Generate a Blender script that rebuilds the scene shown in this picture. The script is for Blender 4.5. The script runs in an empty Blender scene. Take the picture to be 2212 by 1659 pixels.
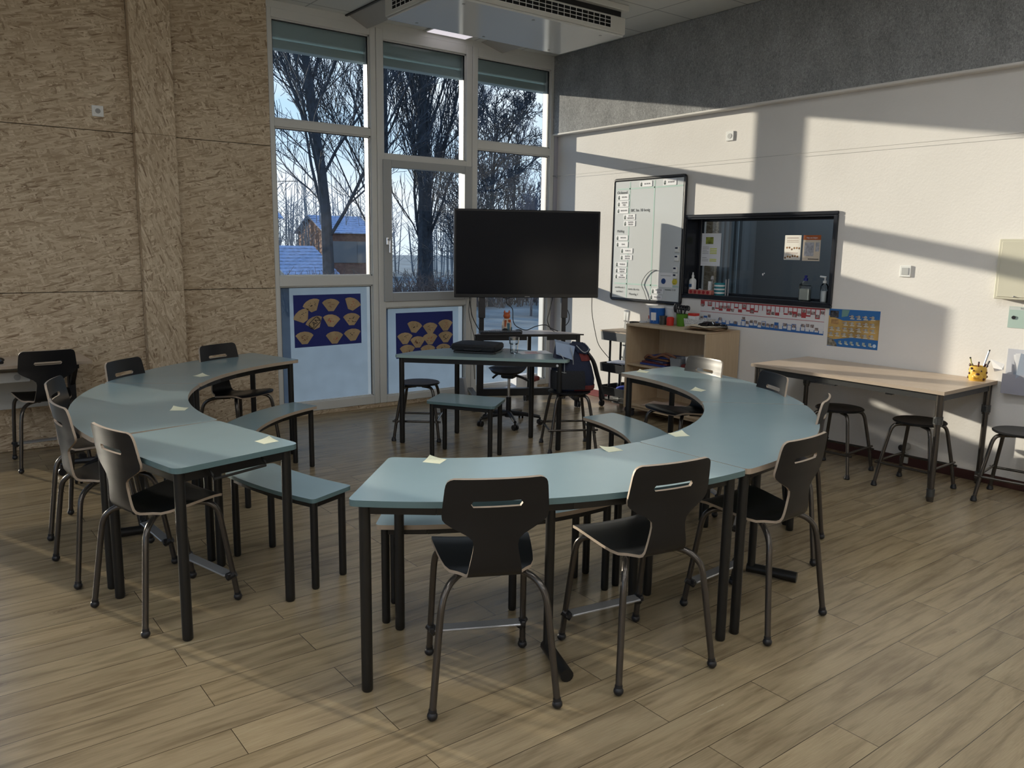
import bpy, bmesh, math, random
from mathutils import Vector, Matrix
S = bpy.context.scene
COL = S.collection
PI = math.pi
# ---------------------------------------------------------------- camera, sky, sun, exposure
FPX, PITCH, ROLL, YAW, CH = 1746.1, .1678, .0144, .6538, 1.6
def make_camera():
    cp, sp = math.cos(PITCH), math.sin(PITCH)
    f0 = Vector((math.sin(YAW), math.cos(YAW), 0)); r0 = Vector((math.cos(YAW), -math.sin(YAW), 0)); z = Vector((0, 0, 1))
    fw = cp * f0 - sp * z; up = sp * f0 + cp * z
    c, s = math.cos(ROLL), math.sin(ROLL)
    R = c * r0 + s * up; U = -s * r0 + c * up
    cam = bpy.data.cameras.new('camera'); o = bpy.data.objects.new('camera', cam); COL.objects.link(o)
    cam.sensor_width = 36; cam.lens = FPX / 2212 * 36; cam.clip_start = .05; cam.clip_end = 400
    m = Matrix((R, U, -fw)).transposed().to_4x4(); m.translation = Vector((0, 0, CH)); o.matrix_world = m
    S.camera = o
make_camera()
S.view_settings.view_transform = 'Standard'; S.view_settings.look = 'None'
S.view_settings.gamma = 1; S.view_settings.use_curve_mapping = False
S.view_settings.exposure = 0.98
S.cycles.max_bounces = 10; S.cycles.diffuse_bounces = 6; S.cycles.glossy_bounces = 4
S.cycles.transparent_max_bounces = 24; S.cycles.transmission_bounces = 8
S.cycles.sample_clamp_indirect = 6; S.cycles.caustics_reflective = False; S.cycles.caustics_refractive = False
SUN_E = 3.5; SKY = .60
def make_world():
    w = bpy.data.worlds.new('sky'); S.world = w; w.use_nodes = True; nt = w.node_tree; nt.nodes.clear()
    N = nt.nodes.new; L = nt.links.new
    tc = N('ShaderNodeTexCoord'); sep = N('ShaderNodeSeparateXYZ'); L(tc.outputs['Generated'], sep.inputs[0])
    rmp = N('ShaderNodeValToRGB'); L(sep.outputs['Z'], rmp.inputs[0])
    cr = rmp.color_ramp; cr.elements[0].position = 0; cr.elements[0].color = (.80, .90, 1, 1)
    cr.elements[1].position = .55; cr.elements[1].color = (.20, .42, .86, 1)
    e = cr.elements.new(.22); e.color = (.44, .70, 1, 1)
    mp = N('ShaderNodeMapping'); mp.inputs['Scale'].default_value = (1.4, 1.4, 4.5); L(tc.outputs['Generated'], mp.inputs[0])
    nz = N('ShaderNodeTexNoise'); nz.inputs['Scale'].default_value = 2.3; nz.inputs['Detail'].default_value = 6; L(mp.outputs[0], nz.inputs[0])
    r2 = N('ShaderNodeValToRGB'); r2.color_ramp.elements[0].position = .47; r2.color_ramp.elements[1].position = .68; L(nz.outputs[0], r2.inputs[0])
    mx = N('ShaderNodeMix'); mx.data_type = 'RGBA'; L(r2.outputs[0], mx.inputs['Factor']); L(rmp.outputs[0], mx.inputs['A']); mx.inputs['B'].default_value = (.98, .98, 1, 1)
    bg = N('ShaderNodeBackground'); bg.inputs['Strength'].default_value = SKY; L(mx.outputs['Result'], bg.inputs[0])
    out = N('ShaderNodeOutputWorld'); L(bg.outputs[0], out.inputs[0])
make_world()
sun = bpy.data.lights.new('sun', 'SUN'); sun.energy = SUN_E; sun.color = (1, .87, .70); sun.angle = math.radians(.6)
so = bpy.data.objects.new('sun', sun); COL.objects.link(so)
so.rotation_euler = Vector((1, -2.52, -.468)).to_track_quat('-Z', 'Y').to_euler(); so.location = (-6, 20, 8)

# ---------------------------------------------------------------- materials
MATS = {}
def mat(name, col, rough=.5, metal=0, spec=.5, emit=None, alpha=None, noise=None, bump=None, trans=0, ior=1.45, coat=0):
    if name in MATS: return MATS[name]
    m = bpy.data.materials.new(name); m.use_nodes = True; nt = m.node_tree; b = nt.nodes['Principled BSDF']
    c = (*col, 1); b.inputs['Base Color'].default_value = c; b.inputs['Roughness'].default_value = rough
    b.inputs['Metallic'].default_value = metal; b.inputs['Specular IOR Level'].default_value = spec
    b.inputs['Transmission Weight'].default_value = trans; b.inputs['IOR'].default_value = ior; b.inputs['Coat Weight'].default_value = coat
    N = nt.nodes.new; L = nt.links.new
    if noise:   # (scale, amount, stretch)
        tc = N('ShaderNodeTexCoord'); mp = N('ShaderNodeMapping'); mp.inputs['Scale'].default_value = noise[2] if len(noise) > 2 else (1, 1, 1)
        L(tc.outputs['Object'], mp.inputs[0]); nz = N('ShaderNodeTexNoise'); nz.inputs['Scale'].default_value = noise[0]; nz.inputs['Detail'].default_value = 5
        L(mp.outputs[0], nz.inputs[0]); r = N('ShaderNodeValToRGB'); L(nz.outputs[0], r.inputs[0])
        k = noise[1]; r.color_ramp.elements[0].position = .3; r.color_ramp.elements[1].position = .7
        r.color_ramp.elements[0].color = (*[max(0, x * (1 - k)) for x in col], 1); r.color_ramp.elements[1].color = (*[min(1, x * (1 + k)) for x in col], 1)
        L(r.outputs[0], b.inputs['Base Color'])
    if bump:    # (scale, strength)
        tc = N('ShaderNodeTexCoord'); nz = N('ShaderNodeTexNoise'); nz.inputs['Scale'].default_value = bump[0]; nz.inputs['Detail'].default_value = 4
        L(tc.outputs['Object'], nz.inputs[0]); bp = N('ShaderNodeBump'); bp.inputs['Strength'].default_value = bump[1]; bp.inputs['Distance'].default_value = .01
        L(nz.outputs[0], bp.inputs['Height']); L(bp.outputs[0], b.inputs['Normal'])
    if emit: b.inputs['Emission Color'].default_value = (*emit[0], 1); b.inputs['Emission Strength'].default_value = emit[1]
    MATS[name] = m; return m
def wood(name, c1, c2, axis=(1, 12, 12), rough=.45, sc=3):
    m = mat(name, c1, rough); nt = m.node_tree; N = nt.nodes.new; L = nt.links.new; b = nt.nodes['Principled BSDF']
    tc = N('ShaderNodeTexCoord'); mp = N('ShaderNodeMapping'); mp.inputs['Scale'].default_value = axis; L(tc.outputs['Object'], mp.inputs[0])
    nz = N('ShaderNodeTexNoise'); nz.inputs['Scale'].default_value = sc; nz.inputs['Detail'].default_value = 8; nz.inputs['Distortion'].default_value = .6
    L(mp.outputs[0], nz.inputs[0]); r = N('ShaderNodeValToRGB'); r.color_ramp.elements[0].position = .3; r.color_ramp.elements[1].position = .72
    r.color_ramp.elements[0].color = (*c1, 1); r.color_ramp.elements[1].color = (*c2, 1); L(nz.outputs[0], r.inputs[0]); L(r.outputs[0], b.inputs['Base Color'])
    return m
def mathn(nt, op, a, b=None, c=None):
    n = nt.nodes.new('ShaderNodeMath'); n.operation = op
    for i, v in enumerate((a, b, c)):
        if v is None: continue
        if isinstance(v, (int, float)): n.inputs[i].default_value = v
        else: nt.links.new(v, n.inputs[i])
    return n.outputs[0]
def mixc(nt, f, a, b, mode='MIX'):
    n = nt.nodes.new('ShaderNodeMix'); n.data_type = 'RGBA'; n.blend_type = mode
    for k, v in (('Factor', f), ('A', a), ('B', b)):
        if isinstance(v, (int, float)): n.inputs[k].default_value = v
        elif isinstance(v, tuple): n.inputs[k].default_value = (*v, 1) if len(v) == 3 else v
        else: nt.links.new(v, n.inputs[k])
    return n.outputs['Result']
def ramp(nt, v, stops):
    r = nt.nodes.new('ShaderNodeValToRGB'); nt.links.new(v, r.inputs[0]); cr = r.color_ramp
    while len(cr.elements) < len(stops): cr.elements.new(.5)
    for e, (p, c) in zip(cr.elements, stops): e.position = p; e.color = (*c, 1) if len(c) == 3 else c
    return r.outputs[0]
def make_osb(name='osb_board', turn=0):
    m = mat(name, (.4, .28, .15), .62); nt = m.node_tree; b = nt.nodes['Principled BSDF']; N = nt.nodes.new; L = nt.links.new
    tc = N('ShaderNodeTexCoord'); cx = N('ShaderNodeSeparateXYZ'); L(tc.outputs['Object'], cx.inputs[0])
    flat = N('ShaderNodeCombineXYZ'); L(mathn(nt, 'ADD', cx.outputs['X'], cx.outputs['Y']), flat.inputs[0]); L(cx.outputs['Z'], flat.inputs[1])
    wn = N('ShaderNodeTexNoise'); wn.inputs['Scale'].default_value = 5; L(flat.outputs[0], wn.inputs[0])
    col = None; hgt = None
    pal = [(0, (.24, .165, .105)), (.05, (.37, .28, .19)), (.16, (.42, .325, .22)), (.5, (.525, .42, .295)), (.85, (.60, .495, .36)), (1, (.68, .575, .43))]
    for i, (ang, sx, sy, thr) in enumerate(((6, 9, 42, 0), (-24, 10, 50, .35), (20, 10, 56, .4), (-8, 11, 62, .4), (38, 13, 70, .5), (-46, 13, 66, .55), (10, 12, 80, .5), (75, 15, 70, .72), (-14, 13, 90, .55))):
        mp = N('ShaderNodeMapping'); mp.vector_type = 'POINT'; mp.inputs['Rotation'].default_value = (0, 0, math.radians(ang + turn)); mp.inputs['Location'].default_value = (i * 3.7, i * 1.9, 0)
        L(flat.outputs[0], mp.inputs[0]); m2 = N('ShaderNodeMapping'); m2.inputs['Scale'].default_value = (sx, sy, 1); L(mp.outputs[0], m2.inputs[0])
        ad = N('ShaderNodeVectorMath'); ad.operation = 'MULTIPLY_ADD'; ad.inputs[1].default_value = (.22, .3, 0); L(wn.outputs['Color'], ad.inputs[0]); L(m2.outputs[0], ad.inputs[2])
        v = N('ShaderNodeTexVoronoi'); v.inputs['Scale'].default_value = 1; v.inputs['Randomness'].default_value = 1; L(ad.outputs[0], v.inputs[0])
        sp = N('ShaderNodeSeparateColor'); L(v.outputs['Color'], sp.inputs[0])
        grain = N('ShaderNodeTexNoise'); m3 = N('ShaderNodeMapping'); m3.inputs['Scale'].default_value = (12, 220, 1); L(mp.outputs[0], m3.inputs[0]); L(m3.outputs[0], grain.inputs[0]); grain.inputs['Scale'].default_value = 1
        val = mathn(nt, 'ADD', sp.outputs[0], mathn(nt, 'MULTIPLY', mathn(nt, 'SUBTRACT', grain.outputs[0], .5), .55))
        c = ramp(nt, val, pal)
        if col is None: col = c; hgt = sp.outputs[2]
        else:
            f = mathn(nt, 'GREATER_THAN', sp.outputs[1], thr)
            col = mixc(nt, f, col, c)
    mott = N('ShaderNodeTexNoise'); mott.inputs['Scale'].default_value = 1.7; L(flat.outputs[0], mott.inputs[0])
    col = mixc(nt, 1, col, ramp(nt, mott.outputs[0], [(.3, (.86, .84, .82)), (.7, (1, 1, 1))]), 'MULTIPLY')
    # board joints on the wall
    L(col, b.inputs['Base Color']); b.inputs['Specular IOR Level'].default_value = .35
    return m
OSB = make_osb(); OSBV = make_osb('osb_board_upright', 84)
def make_floor_mat():
    m = mat('oak_vinyl_planks', (.35, .27, .18), .4); nt = m.node_tree; b = nt.nodes['Principled BSDF']; N = nt.nodes.new; L = nt.links.new
    tc = N('ShaderNodeTexCoord'); br = N('ShaderNodeTexBrick'); br.offset = .37; br.inputs['Scale'].default_value = 1
    br.inputs['Brick Width'].default_value = 1.22; br.inputs['Row Height'].default_value = .168; br.inputs['Mortar Size'].default_value = .0013; br.inputs['Mortar Smooth'].default_value = 0
    br.inputs['Color1'].default_value = (0, 0, 0, 1); br.inputs['Color2'].default_value = (1, 1, 1, 1); br.inputs['Bias'].default_value = 0
    L(tc.outputs['Object'], br.inputs[0]); sp = N('ShaderNodeSeparateColor'); L(br.outputs['Color'], sp.inputs[0]); pv = sp.outputs[0]
    ad = N('ShaderNodeCombineXYZ'); L(mathn(nt, 'MULTIPLY', pv, 9.3), ad.inputs[0]); L(mathn(nt, 'MULTIPLY', pv, 5.1), ad.inputs[1])
    va = N('ShaderNodeVectorMath'); va.operation = 'ADD'; L(tc.outputs['Object'], va.inputs[0]); L(ad.outputs[0], va.inputs[1])
    def nz(scale, sx, sy, det=6, dist=0):
        mp = N('ShaderNodeMapping'); mp.inputs['Scale'].default_value = (sx, sy, 1); L(va.outputs[0], mp.inputs[0])
        n = N('ShaderNodeTexNoise'); n.inputs['Scale'].default_value = scale; n.inputs['Detail'].default_value = det; n.inputs['Distortion'].default_value = dist; L(mp.outputs[0], n.inputs[0]); return n.outputs[0]
    g1 = nz(2.2, 1, 11, 8, .7); g2 = nz(12, 1, 20, 6, .2); g3 = nz(1.6, 1, 3, 5, .8)
    c = ramp(nt, g1, [(.28, (.19, .145, .095)), (.42, (.33, .26, .17)), (.52, (.445, .36, .245)), (.75, (.51, .425, .295))])
    c = mixc(nt, .38, c, ramp(nt, g2, [(.3, (.30, .235, .155)), (.7, (.51, .425, .295))]))
    c = mixc(nt, 1, c, ramp(nt, g3, [(.3, (.80, .78, .75)), (.65, (1.05, 1.04, 1.02))]), 'MULTIPLY')
    c = mixc(nt, 1, c, ramp(nt, pv, [(0, (.93, .93, .94)), (1, (1.05, 1.04, 1.02))]), 'MULTIPLY')
    # knots
    vo = N('ShaderNodeTexVoronoi'); mp = N('ShaderNodeMapping'); mp.inputs['Scale'].default_value = (1, 3, 1); L(va.outputs[0], mp.inputs[0]); L(mp.outputs[0], vo.inputs[0]); vo.inputs['Scale'].default_value = 1.5
    vd = vo.outputs['Distance']; rings_ = mathn(nt, 'MULTIPLY_ADD', mathn(nt, 'SINE', mathn(nt, 'ADD', mathn(nt, 'MULTIPLY', vd, 260), mathn(nt, 'MULTIPLY', g3, 14))), .5, .5)
    sp2 = N('ShaderNodeSeparateColor'); L(vo.outputs['Color'], sp2.inputs[0]); kn = mathn(nt, 'MULTIPLY', mathn(nt, 'LESS_THAN', sp2.outputs[0], .45), ramp(nt, vd, [(0, (1, 1, 1)), (.05, (.8, .8, .8)), (.13, (0, 0, 0))]))
    c = mixc(nt, mathn(nt, 'MULTIPLY', kn, mathn(nt, 'MULTIPLY_ADD', rings_, .65, .2)), c, (.13, .095, .065))
    c = mixc(nt, br.outputs['Fac'], c, (.06, .042, .028)); c = mixc(nt, 1, c, (.74, .72, .66), 'MULTIPLY'); L(c, b.inputs['Base Color'])
    L(mathn(nt, 'ADD', mathn(nt, 'MULTIPLY', g1, .14), .17), b.inputs['Roughness']); b.inputs['Specular IOR Level'].default_value = .5
    bp = N('ShaderNodeBump'); bp.inputs['Strength'].default_value = .12; bp.inputs['Distance'].default_value = .004; L(g2, bp.inputs['Height']); L(bp.outputs[0], b.inputs['Normal'])
    return m
FLOOR = make_floor_mat()
def make_felt():
    m = mat('grey_wool_felt', (.13, .135, .15), .95, spec=.1); nt = m.node_tree; b = nt.nodes['Principled BSDF']; N = nt.nodes.new; L = nt.links.new
    tc = N('ShaderNodeTexCoord'); mp = N('ShaderNodeMapping'); mp.inputs['Scale'].default_value = (1, 1.3, .8); L(tc.outputs['Object'], mp.inputs[0])
    a = N('ShaderNodeTexNoise'); a.inputs['Scale'].default_value = 62; a.inputs['Detail'].default_value = 6; a.inputs['Distortion'].default_value = 1.5; L(mp.outputs[0], a.inputs[0])
    d = N('ShaderNodeTexNoise'); d.inputs['Scale'].default_value = 4; L(mp.outputs[0], d.inputs[0])
    c = ramp(nt, a.outputs[0], [(.3, (.19, .195, .20)), (.5, (.275, .28, .285)), (.7, (.39, .395, .40))])
    c = mixc(nt, 1, c, ramp(nt, d.outputs[0], [(.3, (.85, .85, .85)), (.7, (1.1, 1.1, 1.1))]), 'MULTIPLY'); L(c, b.inputs['Base Color'])
    bp = N('ShaderNodeBump'); bp.inputs['Strength'].default_value = .3; bp.inputs['Distance'].default_value = .004; L(a.outputs[0], bp.inputs['Height']); L(bp.outputs[0], b.inputs['Normal'])
    return m
FELT = make_felt()
def make_tiles():
    m = mat('ceiling_tiles', (.55, .56, .55), .9); nt = m.node_tree; b = nt.nodes['Principled BSDF']; N = nt.nodes.new; L = nt.links.new
    tc = N('ShaderNodeTexCoord'); mp = N('ShaderNodeMapping'); mp.inputs['Location'].default_value = (.03, .42, 0); L(tc.outputs['Object'], mp.inputs[0])
    br = N('ShaderNodeTexBrick'); br.offset = 0; br.inputs['Scale'].default_value = 1; br.inputs['Brick Width'].default_value = 1.2; br.inputs['Row Height'].default_value = .6
    br.inputs['Mortar Size'].default_value = .007; br.inputs['Color1'].default_value = (.60, .61, .59, 1); br.inputs['Color2'].default_value = (.60, .61, .59, 1); br.inputs['Mortar'].default_value = (.33, .34, .34, 1)
    L(mp.outputs[0], br.inputs[0]); L(br.outputs['Color'], b.inputs['Base Color']); return m
TILES = make_tiles()
WALL = mat('warm_white_wall_paint', (.70, .68, .655), .85, noise=(2.2, .03), bump=(60, .12))
WHITE = mat('white_plastic', (.74, .75, .74), .35)
FRAME = mat('white_aluminium_frame', (.60, .605, .585), .4)
SASH = mat('grey_aluminium_frame', (.36, .375, .38), .4)
SCREENBOX = mat('grey_screen_box', (.42, .52, .55), .5)
BLACK = mat('black_plastic', (.012, .012, .014), .4)
BFRAME = mat('black_window_frame', (.012, .014, .02), .25)
LEG = mat('anthracite_powder_coat', (.014, .0135, .013), .36, .2)
BRONZE = mat('dark_bronze_tube', (.085, .076, .068), .24, .75)
SHELL = mat('anthracite_laminate', (.007, .0073, .009), .34, spec=.45)
BEECH = mat('beech_ply_edge', (.38, .305, .235), .5)
TEAL = mat('grey_green_laminate', (.265, .365, .395), .22, spec=.75, noise=(1.5, .06))
TEALE = mat('grey_green_edge', (.10, .165, .175), .4)
ALU = mat('brushed_aluminium', (.45, .46, .48), .35, .7)
CHROME = mat('chrome', (.7, .7, .72), .12, 1)
MAPLE = wood('maple_laminate', (.55, .44, .34), (.61, .50, .395), (12, 1, 12), .4)
MAPLEX = wood('maple_laminate_along', (.55, .44, .34), (.61, .50, .395), (1, 12, 12), .4)
BIRCH = wood('birch_cabinet', (.47, .355, .23), (.53, .41, .275), (10, 10, 1), .5)
PAPER = mat('white_paper', (.80, .80, .82), .7)
REDSK = mat('dark_red_baseboard', (.16, .02, .025), .4)
DARKSK = mat('dark_brown_baseboard', (.05, .018, .015), .45)
# clear window glass: real thin pane, mostly see-through with weak mirror reflection
def make_glass(name, tint, refl=.06, frost=0):
    m = bpy.data.materials.new(name); m.use_nodes = True; nt = m.node_tree; nt.nodes.clear(); N = nt.nodes.new; L = nt.links.new
    t = N('ShaderNodeBsdfTransparent'); t.inputs[0].default_value = (*tint, 1); g = N('ShaderNodeBsdfGlossy'); g.inputs['Roughness'].default_value = .02
    lw = N('ShaderNodeFresnel'); lw.inputs[0].default_value = 1.45; f = mathn(nt, 'MULTIPLY', lw.outputs[0], 1.2)
    mx = N('ShaderNodeMixShader'); L(f, mx.inputs[0]); L(t.outputs[0], mx.inputs[1]); L(g.outputs[0], mx.inputs[2]); out = N('ShaderNodeOutputMaterial')
    if frost:
        tr = N('ShaderNodeBsdfTranslucent'); tr.inputs[0].default_value = (.075, .11, .155, 1); df = N('ShaderNodeBsdfDiffuse'); df.inputs[0].default_value = (.17, .21, .25, 1)
        tc = N('ShaderNodeTexCoord'); nz = N('ShaderNodeTexNoise'); nz.inputs['Scale'].default_value = 7; nz.inputs['Detail'].default_value = 8; L(tc.outputs['Object'], nz.inputs[0])
        ff = ramp(nt, nz.outputs[0], [(.35, (.12, .12, .12)), (.7, (.28, .28, .28))])
        m1 = N('ShaderNodeMixShader'); L(ff, m1.inputs[0]); L(tr.outputs[0], m1.inputs[1]); L(df.outputs[0], m1.inputs[2])
        m2 = N('ShaderNodeMixShader'); m2.inputs[0].default_value = frost; L(mx.outputs[0], m2.inputs[1]); L(m1.outputs[0], m2.inputs[2]); L(m2.outputs[0], out.inputs[0])
    else: L(mx.outputs[0], out.inputs[0])
    MATS[name] = m; return m
GLASS = make_glass('window_glass', (.90, .95, .96))
FROST = make_glass('frosted_film', (.9, .95, .96), frost=.9)
FROST2 = make_glass('half_frosted_film', (.9, .95, .96), frost=.4)
CLEAR = make_glass('drinking_glass', (.975, .985, .985))

# ---------------------------------------------------------------- mesh builder
def rotm(a=0, b=0, c=0):
    return Matrix.Rotation(c, 3, 'Z') @ Matrix.Rotation(b, 3, 'Y') @ Matrix.Rotation(a, 3, 'X')
class MB:
    def __init__(s): s.v = []; s.f = []; s.m = []; s.mi = 0
    def add(s, vs, fs, mi=None):
        k = len(s.v); s.v += [tuple(v) for v in vs]; s.f += [tuple(i + k for i in f) for f in fs]; s.m += [s.mi if mi is None else mi] * len(fs); return s
    def box(s, c, d, rz=0, ch=0, rot=None, mi=None):
        c = Vector(c); R = rot or Matrix.Rotation(rz, 3, 'Z'); x, y, z = d[0] / 2, d[1] / 2, d[2] / 2
        if ch <= 0 or ch >= min(x, y, z):
            vs = [c + R @ Vector((i * x, j * y, k * z)) for k in (-1, 1) for i, j in ((-1, -1), (1, -1), (1, 1), (-1, 1))]
            return s.add(vs, [(3, 2, 1, 0), (4, 5, 6, 7), (0, 1, 5, 4), (1, 2, 6, 5), (2, 3, 7, 6), (3, 0, 4, 7)], mi)
        e = ch; ring = [(-x + e, -y), (x - e, -y), (x, -y + e), (x, y - e), (x - e, y), (-x + e, y), (-x, y - e), (-x, -y + e)]
        q = lambda p, t: (p[0] * (x - t) / x, p[1] * (y - t) / y)
        vs = [c + R @ Vector((*q(p, e), -z)) for p in ring] + [c + R @ Vector((*p, -z + e)) for p in ring] + [c + R @ Vector((*p, z - e)) for p in ring] + [c + R @ Vector((*q(p, e), z)) for p in ring]
        fs = [tuple(range(7, -1, -1)), tuple(range(24, 32))] + [(a * 8 + i, a * 8 + (i + 1) % 8, a * 8 + 8 + (i + 1) % 8, a * 8 + 8 + i) for a in range(3) for i in range(8)]
        return s.add(vs, fs, mi)
    def bx(s, x0, x1, y0, y1, z0, z1, ch=0, mi=None):
        return s.box(((x0 + x1) / 2, (y0 + y1) / 2, (z0 + z1) / 2), (abs(x1 - x0), abs(y1 - y0), abs(z1 - z0)), ch=ch, mi=mi)
    def tube(s, pts, r, n=12, cap=True, mi=None):
        pts = [Vector(p) for p in pts]; rr = r if isinstance(r, (list, tuple)) else [r] * len(pts)
        vs = []; nrm = None
        for i, p in enumerate(pts):
            a = pts[max(i - 1, 0)]; b = pts[min(i + 1, len(pts) - 1)]; t = (b - a).normalized()
            if nrm is None: nrm = t.orthogonal().normalized()
            else:
                nrm = (nrm - t * nrm.dot(t)); nrm = nrm.normalized() if nrm.length > 1e-6 else t.orthogonal().normalized()
            bi = t.cross(nrm)
            vs += [p + rr[i] * (math.cos(2 * PI * k / n) * nrm + math.sin(2 * PI * k / n) * bi) for k in range(n)]
        fs = [(i * n + k, i * n + (k + 1) % n, (i + 1) * n + (k + 1) % n, (i + 1) * n + k) for i in range(len(pts) - 1) for k in range(n)]
        if cap: fs += [tuple(range(n - 1, -1, -1)), tuple((len(pts) - 1) * n + k for k in range(n))]
        return s.add(vs, fs, mi)
    def lathe(s, c, prof, n=24, mi=None, sx=1, sy=1):
        c = Vector(c); vs = []; fs = []
        for r, z in prof: vs += [c + Vector((sx * r * math.cos(2 * PI * k / n), sy * r * math.sin(2 * PI * k / n), z)) for k in range(n)]
        for i in range(len(prof) - 1): fs += [(i * n + k, i * n + (k + 1) % n, (i + 1) * n + (k + 1) % n, (i + 1) * n + k) for k in range(n)]
        if prof[0][0] > 1e-5: fs.append(tuple(range(n - 1, -1, -1)))
        if prof[-1][0] > 1e-5: fs.append(tuple((len(prof) - 1) * n + k for k in range(n)))
        return s.add(vs, fs, mi)
    def ball(s, c, r, n=16, m=8, sc=(1, 1, 1), mi=None):
        vs = [Vector(c) + Vector((sc[0] * r * math.sin(PI * j / m) * math.cos(2 * PI * k / n), sc[1] * r * math.sin(PI * j / m) * math.sin(2 * PI * k / n), sc[2] * r * math.cos(PI * j / m))) for j in range(m + 1) for k in range(n)]
        return s.add(vs, [(j * n + k, (j + 1) * n + k, (j + 1) * n + (k + 1) % n, j * n + (k + 1) % n) for j in range(m) for k in range(n)], mi)
    def prism(s, poly, z0, z1, top=0, side=0, ch=0):
        n = len(poly); ar = sum(poly[i][0] * poly[(i + 1) % n][1] - poly[(i + 1) % n][0] * poly[i][1] for i in range(n))
        if ar < 0: poly = poly[::-1]
        vs = [(x, y, z0) for x, y in poly] + [(x, y, z1) for x, y in poly]
        s.add(vs, [tuple(range(n, 2 * n))], top); k = len(s.v) - 2 * n
        s.f.append(tuple(k + i for i in range(n - 1, -1, -1))); s.m.append(top)
        for i in range(n): s.f.append((k + i, k + (i + 1) % n, k + n + (i + 1) % n, k + n + i)); s.m.append(side)
        return s
    def plate(s, poly, place, t, top=0, side=0):
        """poly in local (u,v); place(u,v,w) -> point; thickness t along w"""
        n = len(poly); vs = [place(u, v, 0) for u, v in poly] + [place(u, v, t) for u, v in poly]; k = len(s.v)
        s.add(vs, [tuple(range(n - 1, -1, -1)), tuple(range(n, 2 * n))], top)
        for i in range(n): s.f.append((k + i, k + (i + 1) % n, k + n + (i + 1) % n, k + n + i)); s.m.append(side)
        return s
    def build(s, name, mats, parent=None, smooth=False, world=True, fix=True):
        me = bpy.data.meshes.new(name); me.from_pydata([tuple(v) for v in s.v], [], s.f); me.update()
        for m in (mats if isinstance(mats, (list, tuple)) else [mats]): me.materials.append(m)
        me.polygons.foreach_set('material_index', s.m)
        if fix:
            bm = bmesh.new(); bm.from_mesh(me); bmesh.ops.recalc_face_normals(bm, faces=bm.faces)
            if smooth:
                lim = math.radians(38)
                for e in bm.edges:
                    if len(e.link_faces) == 2 and e.calc_face_angle(0) > lim: e.smooth = False
                for f in bm.faces: f.smooth = True
            bm.to_mesh(me); bm.free()
        o = bpy.data.objects.new(name, me); COL.objects.link(o)
        if parent: attach(o, parent, world)
        return o
def gloc(p):
    m = Matrix.Identity(4)
    while p: m = (p.matrix_parent_inverse @ (Matrix.LocRotScale(p.location, p.rotation_euler, p.scale)) if p.parent else Matrix.LocRotScale(p.location, p.rotation_euler, p.scale)) @ m; p = p.parent
    return m
def attach(o, parent, world=True):
    o.parent = parent
    if world: o.matrix_parent_inverse = gloc(parent).inverted()
def tag(o, label=None, cat=None, group=None, kind=None):
    if label: o['label'] = label
    if cat: o['category'] = cat
    if group: o['group'] = group
    if kind: o['kind'] = kind
    return o
def thing(name, label, cat, loc=(0, 0, 0), rz=0, group=None):
    o = bpy.data.objects.new(name, None); o.empty_display_size = .1; COL.objects.link(o); o.location = loc; o.rotation_euler = (0, 0, rz)
    return tag(o, label, cat, group)
def struct(o): o['kind'] = 'structure'; return o
def copy_tree(o, parent=None):
    c = o.copy(); COL.objects.link(c)
    if parent: c.parent = parent
    for ch in [x for x in bpy.data.objects if x.parent == o]: copy_tree(ch, c)
    return c
def fillet(poly, rad, seg=5):
    out = []; n = len(poly)
    for i, p in enumerate(poly):
        r = rad[i] if isinstance(rad, (list, tuple)) else rad
        if r <= 0: out.append(p); continue
        a = Vector(poly[i - 1]) - Vector(p); b = Vector(poly[(i + 1) % n]) - Vector(p); a2 = a.normalized(); b2 = b.normalized()
        ang = a2.angle(b2); d = min(r / math.tan(ang / 2), a.length * .49, b.length * .49)
        p1 = Vector(p) + a2 * d; p2 = Vector(p) + b2 * d
        for k in range(seg + 1):
            t = k / seg; out.append(tuple((1 - t) ** 2 * p1 + 2 * t * (1 - t) * Vector(p) + t * t * p2))
    return out
FONTC = {}
def text_mesh(txt, size, extrude=.0004, shear=0):
    k = (txt, size)
    if k in FONTC: return FONTC[k]
    c = bpy.data.curves.new('lettering', 'FONT'); c.body = txt; c.size = size; c.extrude = extrude; c.align_x = 'CENTER'; c.align_y = 'CENTER'; c.shear = shear; c.resolution_u = 3
    o = bpy.data.objects.new('lettering_source', c); COL.objects.link(o); bpy.context.view_layer.update()
    me = bpy.data.meshes.new_from_object(o.evaluated_get(bpy.context.evaluated_depsgraph_get()))
    bpy.data.objects.remove(o); bpy.data.curves.remove(c); FONTC[k] = me; return me
def lettering(txt, size, M, m, parent=None, name='lettering', sx=1):
    me = text_mesh(txt, size).copy(); me.materials.clear(); me.materials.append(m)
    me.transform(M @ Matrix.Diagonal((sx, 1, 1, 1))); o = bpy.data.objects.new(name, me); COL.objects.link(o)
    if parent: attach(o, parent)
    return o
def on_right(y, z, x): return Matrix(((0, 0, -1, x), (-1, 0, 0, y), (0, 1, 0, z), (0, 0, 0, 1)))   # faces the room (-x)
def on_window(x, z, y): return Matrix(((1, 0, 0, x), (0, 0, -1, y), (0, 1, 0, z), (0, 0, 0, 1)))   # faces the room (-y)
XW, YW, ZC = 6.03, 7.10, 3.648
FILL_LAMP = 7.5
XW, XP = 6.04, 5.958          # right wall plane, face of the felt panel
def W2(y, z): return y * 1.0017, 1.6 + (z - 1.6) * 1.0017
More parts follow.
